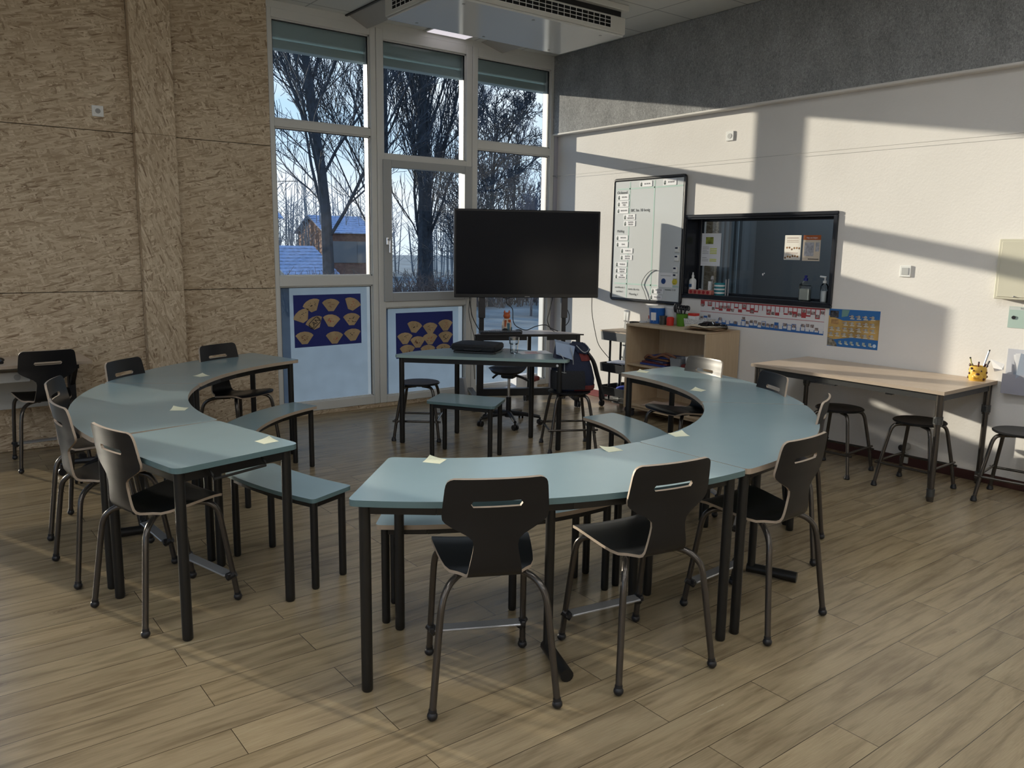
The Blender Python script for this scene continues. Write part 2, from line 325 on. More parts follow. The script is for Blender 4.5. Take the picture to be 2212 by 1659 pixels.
# ---------------------------------------------------------------- room shell
b = MB(); b.bx(-4.2, 6.4, -2.6, 7.2, -.1, 0); struct(b.build('floor', FLOOR))
TN = TILES.node_tree.nodes
for n in TN:
    if n.type == 'MAPPING': n.inputs['Location'].default_value = (.5, .21, 0)
    if n.type == 'TEX_BRICK': n.inputs['Brick Width'].default_value = .6
b = MB(); b.bx(-4.2, 6.4, -2.6, 7.3, ZC, ZC + .1); struct(b.build('ceiling', TILES))
GAP = mat('dark_joint', (.03, .02, .015), .9)
b = MB()   # window wall: OSB boards with open joints, lintel and left pier
def boards(x0, x1, y0, y1, zs=(0, 1.2065, 2.4415, ZC)):
    for i in range(3): b.bx(x0, x1, y0, y1, zs[i] + .0025, zs[i + 1] - .0025, ch=.0015, mi=0)
boards(.52, 1.624, YW, YW + .018); boards(1.93, 2.745, YW, YW + .018); b.bx(.52, 2.745, YW + .018, YW + .4, 0, ZC, mi=1)
boards(-4.2, -1.73, YW, YW + .018); b.bx(-4.2, -1.73, YW + .018, YW + .4, 0, ZC, mi=1)
b.bx(2.745, 6.4, YW + .0, YW + .4, 3.59, ZC, mi=2); b.bx(-1.73, .52, YW, YW + .4, 3.59, ZC, mi=2)
b.bx(5.985, 6.4, YW, YW + .22, 0, 3.59, mi=3)
b.bx(2.745, 5.985, YW + .03, YW + .4, -.05, .04, mi=0); b.bx(-1.73, .52, YW + .03, YW + .4, -.05, .04, mi=0)
struct(b.build('wall_window', [OSB, GAP, FRAME, mat('lilac_render', (.40, .40, .46), .8)]))
b = MB(); zs = (0, 1.2065, 2.4415, ZC)
for i in range(3): b.bx(1.624, 1.93, YW - .09, YW, zs[i] + .001, zs[i + 1] - .001, ch=.002, mi=0)
b.bx(1.63, 1.924, YW - .084, YW, 0, ZC, mi=0); struct(b.build('pillar', [OSBV]))
# right wall around the interior window
NY0, NZ0 = W2(3.66, 1.175); NY1, NZ1 = W2(5.185, 1.893)
b = MB(); T = .28
b.bx(XW, XW + T, -2.6, NY0, 0, ZC); b.bx(XW, XW + T, NY1, YW + .1, 0, ZC); b.bx(XW, XW + T, NY0, NY1, 0, NZ0); b.bx(XW, XW + T, NY0, NY1, NZ1, ZC)
struct(b.build('wall_right', WALL))
b = MB(); zb = 1.6 + (2.83 - 1.6) * XP / 6.03
b.bx(XP, XW, -2.6, YW, zb + .012, ZC - .004, mi=0)
b.tube([(XP + .006, -2.6, zb + .01), (XP + .006, YW, zb + .01)], .011, 10, mi=1); b.bx(XP + .004, XW, -2.6, YW, zb, zb + .012, mi=1)
struct(b.build('trim_1', [FELT, WALL]))['label'] = 'grey felt acoustic band along the top of the wall'
b = MB(); b.bx(-4.4, -4.2, -2.6, 7.3, 0, 1.0); b.bx(-4.4, -4.2, -2.6, 7.3, 3.3, ZC); b.bx(-4.4, -4.2, -2.6, -1.6, 1.0, 3.3); b.bx(-4.4, -4.2, 5.9, 7.3, 1.0, 3.3); struct(b.build('wall_left', WALL))  # the opening is added to let skylight in from the side
b = MB(); b.bx(-4.4, 6.4, -2.8, -2.6, 0, ZC); struct(b.build('wall_back', WALL))
b = MB(); b.bx(XW - .013, XW, 5.3, YW, 0, .072, ch=.003, mi=1); b.bx(XW - .013, XW, -2.6, 5.3, 0, .068, ch=.003, mi=0); struct(b.build('baseboard_right', [DARKSK, REDSK]))
b = MB(); b.bx(2.745, 5.985, YW + .012, YW + .05, 0, .042, ch=.002); struct(b.build('baseboard_window', [OSB]))

# ---------------------------------------------------------------- windows
def window(n, xa, xb, ga, gb, rows, sash=None, za=.042, zb_=3.592):
    """rows: (z0,z1,frosted)"""
    root = thing('window_%d' % n, None, None, ((xa + xb) / 2, YW, 0)); root['kind'] = 'structure'
    y0, y1 = YW, YW + .085
    f = MB(); f.bx(xa + .002, ga, y0, y1, za, zb_, ch=.004); f.bx(gb, xb - .002, y0, y1, za, zb_, ch=.004)
    edges = [za] + [e for r in rows for e in r[:2]] + [zb_]
    for i in range(0, len(edges), 2): f.bx(ga - .001, gb + .001, y0 + .001, y1, edges[i], edges[i + 1], ch=.003)
    # inner glazing beads
    for z0, z1, fr in rows:
        for (x0, x1, a, c) in ((ga, ga + .012, z0, z1), (gb - .012, gb, z0, z1), (ga, gb, z0, z0 + .012), (ga, gb, z1 - .012, z1)): f.bx(x0, x1, y0 + .022, y0 + .07, a, c)
    f.build('window_frame', FRAME, root)
    g = MB()
    for (x0, x1, a, c) in [(ga + .012, ga + .018, z0, z1) for z0, z1, fr in rows] + [(gb - .018, gb - .012, z0, z1) for z0, z1, fr in rows] + [(ga, gb, z1 - .018, z1 - .012) for z0, z1, fr in rows]: g.bx(x0, x1, y0 + .03, y0 + .045, a, c)
    g.build('rubber_seal', BLACK, root)
    for z0, z1, fr in rows:
        if sash and abs(z0 - sash[4]) < .01: continue
        p = MB(); p.add([(ga + .005, y0 + .04, z0 + .005), (gb - .005, y0 + .04, z0 + .005), (gb - .005, y0 + .04, z1 - .005), (ga + .005, y0 + .04, z1 - .005)], [(0, 1, 2, 3)])
        p.build('pane', (GLASS, FROST, FROST2)[fr], root, fix=False)
    if sash:
        sx0, sx1, sz0, sz1, _ = sash[:5]; gx0, gx1, gz0, gz1 = sash[5:]
        s = MB(); s.bx(sx0, gx0, y0 - .02, y0 + .06, sz0, sz1, ch=.004); s.bx(gx1, sx1, y0 - .02, y0 + .06, sz0, sz1, ch=.004); s.bx(gx0 - .001, gx1 + .001, y0 - .019, y0 + .06, sz0, gz0, ch=.004); s.bx(gx0 - .001, gx1 + .001, y0 - .019, y0 + .06, gz1, sz1, ch=.004)
        so_ = s.build('sash', SASH, root)
        p = MB(); p.add([(gx0, y0 + .03, gz0), (gx1, y0 + .03, gz0), (gx1, y0 + .03, gz1), (gx0, y0 + .03, gz1)], [(0, 1, 2, 3)]); p.build('pane', GLASS, so_, fix=False)
        h = MB(); hx = sx0 + .035; h.box((hx, y0 - .026, 1.64), (.028, .012, .075), ch=.005); h.tube([(hx, y0 - .03, 1.655), (hx, y0 - .06, 1.655), (hx, y0 - .066, 1.64), (hx, y0 - .066, 1.53)], .009, 10); h.build('window_handle', CHROME, so_, smooth=True)
    # outside screen box and reveal
    if rows[-1][1] > 3:
        s = MB(); s.bx(ga - .03, gb + .05, y1 + .02, y1 + .16, 3.385, 3.60, ch=.004); s.bx(ga - .03, gb + .05, y1 + .03, y1 + .13, 3.29, 3.365, ch=.004); s.build('screen_box', SCREENBOX, root)
    r = MB(); r.bx(gb + .002, gb + .022, y1, y1 + .06, za, zb_ - .1); r.bx(ga - .022, ga - .002, y1, y1 + .06, za, zb_ - .1); r.bx(ga, gb, y1, y1 + .14, za - .03, za); r.build('outer_reveal', WHITE, root)
    return root
window(1, 2.745, 3.785, 2.787, 3.725, [(.125, 1.219, 1), (1.308, 2.613, 0), (2.679, 3.515, 0)])
window(2, 3.785, 4.88, 3.862, 4.81, [(.107, .994, 1), (1.058, 2.405, 0), (2.461, 3.505, 0)], sash=(3.84, 4.872, 1.052, 2.41, 1.058, 3.93, 4.78, 1.138, 2.34))
window(3, 4.88, 5.985, 4.95, 5.925, [(.105, 1.219, 0), (1.308, 2.6, 0), (2.68, 3.505, 0)])
for i, (xa, xb) in enumerate(((-1.73, -.61), (-.61, .52))):
    window(4 + i, xa, xb, xa + .07, xb - .07, [(.107, 1.219, 2), (1.308, 2.6, 0), (2.68, 3.505, 0)])
# unseen side window bank, added to let in more skylight
b = MB()
for i in range(5): y = -1.6 + 7.5 * i / 4; b.bx(-4.35, -4.25, y - .04, y + .04, 1, 3.3)
b.bx(-4.35, -4.25, -1.6, 5.9, 1, 1.06); b.bx(-4.35, -4.25, -1.6, 5.9, 3.24, 3.3); struct(b.build('window_8', FRAME))

# interior window in the right wall, with the room beyond it
root = thing('window_9', None, None, (XW, (NY0 + NY1) / 2, NZ0)); root['kind'] = 'structure'
f = MB(); e = .028
for (y0, y1, z0, z1) in ((NY0 - e, NY1 + e, NZ1, NZ1 + e), (NY0 - e, NY1 + e, NZ0 - e, NZ0), (NY0 - e, NY0, NZ0, NZ1), (NY1, NY1 + e, NZ0, NZ1)): f.bx(XW - .022, XW, y0, y1, z0, z1, ch=.004)
d = .20
f.bx(XW - .01, XW + d, NY0, NY0 + .012, NZ0, NZ1); f.bx(XW - .01, XW + d, NY1 - .012, NY1, NZ0, NZ1); f.bx(XW - .01, XW + d, NY0 + .012, NY1 - .012, NZ0, NZ0 + .012); f.bx(XW - .01, XW + d, NY0 + .012, NY1 - .012, NZ1 - .012, NZ1)
k = .045
for (y0, y1, z0, z1) in ((NY0 + .012, NY0 + k, NZ0, NZ1), (NY1 - k, NY1 - .012, NZ0, NZ1), (NY0 + k, NY1 - k, NZ0 + .012, NZ0 + .03), (NY0 + k, NY1 - k, NZ1 - .03, NZ1 - .012)): f.bx(XW + .155, XW + d, y0, y1, z0, z1, ch=.003)
f.build('window_frame', BFRAME, root)
NX = XW + .175
p = MB(); p.add([(NX, NY1 - k, NZ0 + .03), (NX, NY0 + k, NZ0 + .03), (NX, NY0 + k, NZ1 - .03), (NX, NY1 - k, NZ1 - .03)], [(0, 1, 2, 3)]); p.build('pane', GLASS, root, fix=False)
ADJ = mat('blue_grey_wall', (.15, .175, .20), .8)
b = MB(); b.bx(7.8, 7.9, 2.4, 7.1, 0, 3); b.bx(6.34, 7.9, 2.4, 7.2, 3.0, 3.1); b.bx(6.34, 7.9, 2.3, 2.4, 0, 3.1); b.bx(6.42, 7.9, 7.1, 7.2, 0, 3.1); b.bx(6.34, 7.9, 2.3, 7.2, -.1, 0)
struct(b.build('wall_beyond', ADJ))
b = MB(); b.bx(7.5, 7.7, 6.02, 6.45, 0, 3, mi=0); b.bx(7.55, 7.8, 5.7, 6.02, 0, 3, mi=1)
for i in range(4): b.bx(7.53, 7.55, 5.74 + .07 * i, 5.765 + .07 * i, 0, 3, mi=2)
struct(b.build('pillar', [OSB, ADJ, mat('pale_blue_strip', (.25, .32, .38), .6)]))
al = bpy.data.lights.new('beyond_fill_lamp', 'AREA'); al.size = .8; al.energy = 6; al.color = (.85, .93, 1); ao = bpy.data.objects.new('beyond_fill_lamp', al); COL.objects.link(ao); ao.location = (7.3, 4.6, 2.95)  # added fill light to brighten the room beyond, no fixture there

# ---------------------------------------------------------------- ceiling services
ac = thing('ceiling_unit', 'long white air handling unit hung under the ceiling before the windows', 'air conditioner', (4.285, 5.7, 3.4))
x0, x1, y0, y1 = 3.36, 5.215, 5.275, 6.14
GW = mat('glossy_white_panel', (.62, .63, .62), .12, spec=.6)
b = MB(); b.bx(x0, x1, y0, y1, 3.412, 3.548, ch=.006); b.build('casing', mat('cream_white_metal', (.60, .60, .57), .4), ac)
b = MB(); b.bx(x0 + .012, x1 - .012, y0 + .012, y1 - .012, 3.395, 3.412, ch=.004); u = b.build('underside_panel', GW, ac)
b = MB()
for x in (x0 + .25, 4.28, x1 - .2):
    for y in (y0 + .1, y1 - .08): b.lathe((x, y, 3.392), [(.012, 0), (.012, .006)], 12)
b.build('screw_cover', mat('grey_plastic', (.3, .3, .3), .4), u)
b = MB(); b.bx(x0 + .03, x1 - .03, y0 + .03, y1 - .03, 3.548, 3.60); b.build('neck', BLACK, ac)
b = MB(); b.bx(x0 - .02, x1 + .02, y0 - .02, y1 + .02, 3.60, ZC - .001, ch=.004); b.build('ceiling_flange', mat('cream_white_metal', (.6, .6, .57)), ac)
gx0, gx1 = 3.60, 5.035
b = MB(); b.bx(gx0, gx1, y0 - .003, y0 + .01, 3.442, 3.532); b.bx(x0 - .003, x0 + .01, y0 + .12, y1 - .12, 3.442, 3.532); g = b.build('grille_recess', mat('grille_black', (.004, .004, .005), .9), ac)
b = MB()
for z in (3.442, 3.472, 3.502, 3.532): b.bx(gx0, gx1, y0 - .007, y0 + .002, z - .0022, z + .0022); b.bx(x0 - .007, x0 + .002, y0 + .12, y1 - .12, z - .0022, z + .0022)
n = 22
for i in range(n + 1): x = gx0 + (gx1 - gx0) * i / n; b.bx(x - .0015, x + .0015, y0 - .008, y0, 3.442, 3.532)
for i in range(10): y = y0 + .12 + .62 * i / 9; b.bx(x0 - .008, x0, y - .002, y + .002, 3.442, 3.532)
b.build('grille_bar', WHITE, g)
lp = thing('ceiling_light', 'flat square lamp panel glowing faintly in the ceiling behind the hanging unit', 'ceiling light', (4.54, 6.78, ZC))
b = MB(); b.bx(4.31, 4.78, 6.48, 7.085, ZC - .014, ZC - .001, ch=.003); b.build('lamp_frame', WHITE, lp)
b = MB(); b.bx(4.325, 4.765, 6.495, 7.07, ZC - .017, ZC - .0135); b.build('diffuser', mat('lamp_diffuser', (.8, .78, .82), .5, emit=((1, .93, 1), .32)), lp)
for i, x in enumerate((-2.6, -.6, 1.4, 3.4)):  # added fill panels in the unseen ceiling, lifting the indoor brightness
    for j, y in enumerate((-1.6, .4, 2.4)):
        q = thing('ceiling_light', 'added square fill lamp panel, out of view, %s row %s' % (('rear', 'middle', 'front')[j], ('by the side wall', 'second from the side wall', 'third from the side wall', 'by the right wall')[i]), 'ceiling light', (x, y, ZC), 0, 'added fill lamp panels out of view')
        b = MB(); b.bx(x - .3, x + .3, y - .3, y + .3, ZC - .012, ZC - .001, ch=.003); b.build('lamp_frame', WHITE, q)
        b = MB(); b.bx(x - .285, x + .285, y - .285, y + .285, ZC - .0135, ZC - .0118); b.build('diffuser', mat('fill_diffuser', (.8, .8, .8), .5, emit=((.95, .975, 1), FILL_LAMP)), q)
b = MB(); b.bx(3.48, 3.5, 5.0, YW, ZC - .012, ZC - .001); struct(b.build('trim_2', BLACK))
b = MB(); b.add([(3.52, 7.1, ZC - .002), (3.86, 7.1, ZC - .002), (3.86, 5.6, ZC - .002), (3.52, 5.6, ZC - .002), (3.7, 7.1, ZC - .085), (3.7, 5.6, ZC - .085)], [(0, 1, 2, 3), (0, 4, 1), (3, 2, 5), (0, 3, 5, 4), (1, 4, 5, 2)]); struct(b.build('trim_3', mat('taupe_duct', (.40, .385, .36), .7)))
b = MB(); b.add([(4.98, 7.1, ZC - .002), (5.42, 7.1, ZC - .002), (5.42, 6.5, ZC - .002), (4.98, 6.5, ZC - .002), (5.25, 7.1, ZC - .07), (5.25, 6.5, ZC - .07)], [(0, 1, 2, 3), (0, 4, 1), (3, 2, 5), (0, 3, 5, 4), (1, 4, 5, 2)]); struct(b.build('trim_4', mat('taupe_duct', (.4, .385, .36))))

# ---------------------------------------------------------------- outside
SNOW = mat('frosty_ground', (.17, .20, .20), .9, noise=(.5, .5))
b = MB(); b.bx(-60, 110, 7.6, 140, -.45, -.25); struct(b.build('ground', SNOW))
b = MB(); b.bx(-60, 110, -60, 7.6, -.5, -.3); struct(b.build('ground_near', SNOW)); bpy.data.objects['ground_near'].name = 'ground.001'
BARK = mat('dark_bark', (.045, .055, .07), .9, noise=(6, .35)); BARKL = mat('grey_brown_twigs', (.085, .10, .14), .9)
def tree_mesh(seed, H, r0, levels, spread, fork=.3, bend=.10, nk=(3, 5), first=.12, up=.5, lo=.12, bl=.62, kk=(18, 9, 8, 6, 4)):
    R = random.Random(seed); tr = MB(); br = MB(); G = Vector((0, 0, 1))
    def grow(p, d, L, r, lv):
        n = (9, 6, 5, 4, 3, 2)[min(lv, 5)]; pts = [p.copy()]; rs = [r]; dirs = []
        for i in range(n):
            d = (d + Vector((R.uniform(-1, 1), R.uniform(-1, 1), R.uniform(-.5, .8))) * bend * (.5 + .55 * lv)).normalized(); dirs.append(d); p = p + d * (L / n); pts.append(p.copy()); rs.append(r * (1 - .8 * (i + 1) / n) + (0, .006, .006, .0065, .0065)[min(lv, 4)])
        (tr if lv == 0 else br).tube(pts, rs, (8, 5, 4, 3, 3, 3)[min(lv, 5)], cap=False)
        if lv >= levels: return
        k = kk[min(lv, 4)]
        for j in range(k):
            t0 = lo if lv == 0 else .12; t = t0 + (1 - t0) * (j + R.random() * .9) / k; i = min(int(t * n), n - 1); q = pts[i].lerp(pts[i + 1], t * n - i); ax = dirs[i]
            o = Matrix.Rotation(R.uniform(0, 2 * PI), 3, ax) @ ax.orthogonal().normalized(); nd = (ax * up + o * spread * R.uniform(.7, 1.1) + G * .28).normalized()
            l2 = L * ((bl * (1 - .55 * t)) if lv == 0 else R.uniform(.40, .60) * (1 - .3 * t)); rr_ = min(rs[i] * .62, (.30, .40, .5, .55, .6)[min(lv, 4)] * r)
            grow(q, nd, l2, rr_ * R.uniform(.7, 1), lv + 1)
    grow(Vector((0, 0, 0)), G.copy(), H, r0, 0); return tr, br
tg = 'bare winter trees outside the windows'
def tree(label, seed, x, y, H, r0, levels=4, spread=.6, **k):
    t = thing('bare_tree', label, 'tree', (x, y, -.3), 0, tg); a, c = tree_mesh(seed, H, r0, levels, spread, **k)
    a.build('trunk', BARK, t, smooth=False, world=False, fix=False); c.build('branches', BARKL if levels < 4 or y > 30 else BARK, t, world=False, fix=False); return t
tree('bare tree with straight thick trunk filling the left tall window', 3, 10.6, 23, 12.5, .20, 4, .62, up=.7, lo=.14, bl=.55)
tree('slanting bare tree crossing behind the right edge of the left window', 8, 13.6, 25, 11.5, .13, 4, .6, up=.8, lo=.1, bl=.5, kk=(14, 8, 7, 5))
tree('dense bare tree rising at the left of the middle window', 5, 14.2, 23.5, 12, .22, 4, .42, up=1.0, lo=.05, bl=.45, kk=(16, 8, 7, 5))
tree('bushy bare tree with many upright stems in the middle window', 11, 16.6, 27, 12, .17, 4, .36, up=1.0, lo=.04, bl=.42, kk=(14, 7, 6, 5))
tree('lower wide bare tree showing under the middle transom', 21, 14.9, 20.6, 5.6, .12, 4, .9, lo=.08)
tree('pale bare tree against blue sky in the right window', 14, 27.5, 36, 8.0, .13, 4, .5, up=.8, lo=.1, bl=.5, kk=(13, 6, 5, 4))
tree('thin bare tree at the right edge of the right window', 17, 33, 39, 7.4, .12, 4, .5, up=.8, lo=.1, bl=.45, kk=(13, 6, 5, 4))
tree('tall bare tree seen between middle and right windows', 19, 23.6, 34, 8.2, .13, 4, .5, up=.8, lo=.08, bl=.5, kk=(13, 6, 5, 4))
tree('small bare tree behind the screen stand in the right window', 23, 13.8, 17.2, 2.6, .035, 3, .6, up=.9, lo=.05)
# distant wood, uncountable twigs
R = random.Random(4); b = MB()
for i in range(420):
    x = R.uniform(4, 62); y = 42 + R.uniform(0, 10); h = R.uniform(3, 6.5); p = Vector((x, y, -.3)); b.tube([p, p + Vector((R.uniform(-.4, .4), 0, h))], [.05, .02], 3, cap=False)
    for j in range(9): q = p + Vector((0, 0, h * R.uniform(.2, .95))); b.tube([q, q + Vector((R.uniform(-1.3, 1.3), R.uniform(-.3, .3), R.uniform(.4, 1.4)))], [.02, .008], 3, cap=False)
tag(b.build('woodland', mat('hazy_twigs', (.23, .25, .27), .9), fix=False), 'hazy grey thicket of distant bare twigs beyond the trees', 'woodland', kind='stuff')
b = MB()
for i in range(1700):
    x = R.uniform(8, 34); y = R.uniform(18.5, 21) + (x - 8) * .2; h = R.uniform(.3, 1.25); p = Vector((x, y, -.3)); d = Vector((R.uniform(-.5, .5), R.uniform(-.3, .3), h)); b.tube([p, p + d * .5, p + d + Vector((R.uniform(-.2, .2), 0, 0))], [.02, .014, .006], 3, cap=False)
    for j in range(3): q = p + d * R.uniform(.4, .9); b.tube([q, q + Vector((R.uniform(-.35, .35), R.uniform(-.2, .2), R.uniform(.05, .3)))], [.01, .005], 3, cap=False)
tag(b.build('undergrowth', mat('brown_bramble', (.12, .095, .085), .9), fix=False), 'low tangle of brown brambles along the far side of the yard', 'undergrowth', kind='stuff')
def house(label, x, y, w, d, h, rh, wallc, roofc, rz=0, win=1):
    t = thing('house', label, 'house', (x, y, -.3), rz)
    a = MB(); a.bx(-w / 2, w / 2, -d / 2, d / 2, 0, h); a.add([(-w / 2, -d / 2, h), (w / 2, -d / 2, h), (w / 2, d / 2, h), (-w / 2, d / 2, h), (-w / 2, 0, h + rh * .95), (w / 2, 0, h + rh * .95)], [(0, 4, 3), (1, 2, 5)]); a.build('walls', wallc, t, world=False)
    a = MB(); o = .25
    for s in (-1, 1):
        n = 9
        for i in range(n):
            t0, t1 = i / n, (i + 1) / n; ya = s * (d / 2 + o) * (1 - t0); yb = s * (d / 2 + o) * (1 - t1); za = h - .1 + (rh + .1) * t0; zb2 = h - .1 + (rh + .1) * t1
            a.add([(-w / 2 - o, ya, za), (w / 2 + o, ya, za), (w / 2 + o, yb, zb2), (-w / 2 - o, yb, zb2), (-w / 2 - o, ya, za + .07), (w / 2 + o, ya, za + .07), (w / 2 + o, yb, zb2 + .03), (-w / 2 - o, yb, zb2 + .03)], [(0, 1, 2, 3), (4, 5, 6, 7), (0, 1, 5, 4), (2, 3, 7, 6), (1, 2, 6, 5), (0, 3, 7, 4)])
    a.build('roof', roofc, t, world=False)
    for i in range(win):
        a = MB(); xx = -w / 2 + w * (i + .5) / win; a.bx(xx - .45, xx + .45, -d / 2 - .04, -d / 2 + .02, h * .35, h * .8); a.build('window', mat('house_window', (.12, .14, .16), .2), t, world=False)
    return t
BRK = mat('orange_brick', (.17, .09, .07), .9, noise=(9, .25)); PALE = mat('pale_render', (.30, .30, .27), .9)
ROOFS = mat('snowy_blue_tiles', (.33, .42, .60), .8, noise=(5, .35, (1, 6, 1)))
house('shed with frosty blue tiled roof behind the thick tree trunk', 12.7, 31.5, 2.0, 3, .8, 1.0, PALE, ROOFS, .2, 1)
house('orange brick house far behind the left window trees', 20.6, 44, 2.6, 5, 2.6, .9, BRK, ROOFS, -.1, 3)
house('pale house with low roof at the far left outside', 13.9, 41, 2.4, 4, 3.2, 1.2, PALE, ROOFS, .1, 1)
# ---------------------------------------------------------------- chairs
def shell_mesh():
    # centreline (y, z), half width, slot half width
    P = [(.412, .500, .150), (.406, .506, .170), (.392, .511, .184), (.36, .513, .187), (.31, .507, .182), (.26, .500, .176), (.21, .493, .169), (.165, .487, .160), (.135, .484, .146), (.11, .482, .122), (.090, .481, .102),
         (.070, .484, .097), (.054, .492, .095), (.044, .506, .093), (.039, .525, .090), (.036, .55, .085), (.034, .58, .079), (.032, .605, .076), (.030, .625, .079), (.029, .642, .096), (.028, .658, .124), (.026, .674, .152), (.025, .688, .172), (.024, .70, .181), (.022, .715, .183), (.018, .735, .182),
         (.016, .746, .181), (.015, .757, .180), (.013, .768, .179), (.010, .79, .177), (.007, .81, .175), (.004, .826, .172), (.003, .836, .167), (.002, .843, .158), (.001, .847, .146)]
    vs, fs = [], []; C = 9
    for i, (y, z, w) in enumerate(P):
        back = z > .70 or (i > 17 and z > .66)
        m = {26: .080, 27: .088, 28: .080}.get(i, .084 if back else w * .5)
        if z < .70 and i > 17: m = min(.084, w * .62)
        for x in (-w, -(w + m) / 2, -m, -m / 2, 0, m / 2, m, (w + m) / 2, w):
            vs.append((x, y + (.022 * (x / .18) ** 2 if i > 16 else .022 * (x / .18) ** 2 * max(0, (i - 10) / 6 if i > 10 else 0)), z + (-.010 * (1 - (abs(x) / .19) ** 2) if i < 9 else 0)))
    for i in range(len(P) - 1):
        for j in range(C - 1):
            if i in (26, 27) and 2 <= j <= 5: continue
            fs.append((i * C + j, i * C + j + 1, (i + 1) * C + j + 1, (i + 1) * C + j))
    me = bpy.data.meshes.new('shell'); me.from_pydata(vs, [], fs); me.materials.append(SHELL); me.materials.append(BEECH)
    for p in me.polygons: p.use_smooth = True
    return me
def make_chair(label):
    t = thing('school_chair', label, 'chair')
    o = bpy.data.objects.new('seat_shell', shell_mesh()); COL.objects.link(o); o.parent = t
    md = o.modifiers.new('Solidify', 'SOLIDIFY'); md.thickness = .011; md.offset = 0; md.material_offset_rim = 1
    es = o.modifiers.new('EdgeSplit', 'EDGE_SPLIT'); es.split_angle = math.radians(35)
    for s in (-1, 1):
        m = MB(); pts = [(.05 * s, .19, .468), (.09 * s, .155, .468), (.125 * s, .115, .464), (.152 * s, .082, .452), (.170 * s, .058, .430), (.181 * s, .045, .40), (.190 * s, .036, .34), (.205 * s, .018, .18), (.219 * s, .001, .03)]
        m.tube(smooth_path(pts, 3), .0125, 12); lg = m.build('leg', BRONZE, t, smooth=True, world=False)
        m = MB(); m.ball((.22 * s, 0, .018), .019, 14, 8, (1, 1, .93)); m.tube([(.22 * s, 0, .02), (.2185 * s, .002, .04)], .0145, 12); m.build('foot_cap', BLACK, lg, smooth=True, world=False)
        m = MB(); pts = [(.05 * s, .26, .476), (.09 * s, .295, .480), (.125 * s, .33, .480), (.150 * s, .356, .472), (.166 * s, .375, .452), (.173 * s, .386, .42), (.177 * s, .396, .36), (.183 * s, .425, .18), (.188 * s, .448, .03)]
        m.tube(smooth_path(pts, 3), .0125, 12); lg = m.build('leg', BRONZE, t, smooth=True, world=False)
        m = MB(); m.ball((.188 * s, .45, .018), .019, 14, 8, (1, 1, .93)); m.tube([(.188 * s, .45, .02), (.1875 * s, .448, .04)], .0145, 12); m.build('foot_cap', BLACK, lg, smooth=True, world=False)
    m = MB(); m.box((0, .225, .468), (.11, .13, .012), ch=.003); m.box((-.05, .165, .468), (.022, .04, .016), ch=.003); m.box((.05, .165, .468), (.022, .04, .016), ch=.003); m.box((-.05, .285, .478), (.022, .05, .014)); m.box((.05, .285, .478), (.022, .05, .014)); m.build('seat_bracket', BLACK, t, world=False)
    m = MB(); m.box((0, .418, .128), (.342, .048, .010), ch=.003, rot=rotm(.12)); f = m.build('footrest', ALU, t, world=False)
    m = MB()
    for s in (-1, 1): m.box((.180 * s, .424, .126), (.022, .05, .022), ch=.004); m.tube([(.166 * s, .412, .112), (.192 * s, .440, .134)], .017, 10)
    m.build('footrest_clamp', BLACK, f, world=False)
    return t
def smooth_path(p, k):
    p = [Vector(q) for q in p]; out = []
    for i in range(len(p) - 1):
        a = p[max(i - 1, 0)]; b_ = p[i]; c = p[i + 1]; d = p[min(i + 2, len(p) - 1)]
        for j in range(k):
            t = j / k; out.append(.5 * ((2 * b_) + (-a + c) * t + (2 * a - 5 * b_ + 4 * c - d) * t * t + (-a + 3 * b_ - 3 * c + d) * t ** 3))
    out.append(p[-1]); return out
CH_POS = [(1.534, 2.068, 63.8, 'black-backed plywood chair nearest the camera, seen from behind at the front table'), (2.183, 1.868, 80.5, 'dark plywood chair with sunlit pale seat edge, second along the front table'),
          (2.948, 1.824, 93.1, 'dark chair pushed under the table beyond the twin black legs, third along the front'), (3.846, 2.289, 116.9, 'chair seen edge-on at the right bulge of the round table, near the wall stools'),
          (4.334, 2.942, 152.7, 'chair with sun-bleached backrest between the wide wall table and the round table'), (4.542, 3.66, 173.5, 'chair with glaring white backrest in front of the birch cabinet'),
          (.644, 3.566, 14.5, 'dark chair beside the rectangular end table of the left group'), (.552, 4.253, 3.5, 'chair with brightly sunlit backrest at the outer left curve of the left tables'),
          (.643, 5.011, -21.5, 'grey-lit chair directly behind the sunlit one at the left curve'), (1.132, 5.645, -49, 'chair whose upper back with slot shows over the far-left tabletop, before the board wall'),
          (1.899, 6.16, -65.5, 'chair at the far table between the board pillar and the first window'), (.821, 6.375, 92.8, 'chair facing the pale desk against the board wall at the far left')]
proto = make_chair(CH_POS[0][3])
for i, (x, y, a, lab) in enumerate(CH_POS):
    c = proto if i == 0 else copy_tree(proto); c.location = (x, y, 0); c.rotation_euler = (0, 0, math.radians(a - 90)); c['label'] = lab; c['group'] = 'plywood school chairs around the tables'

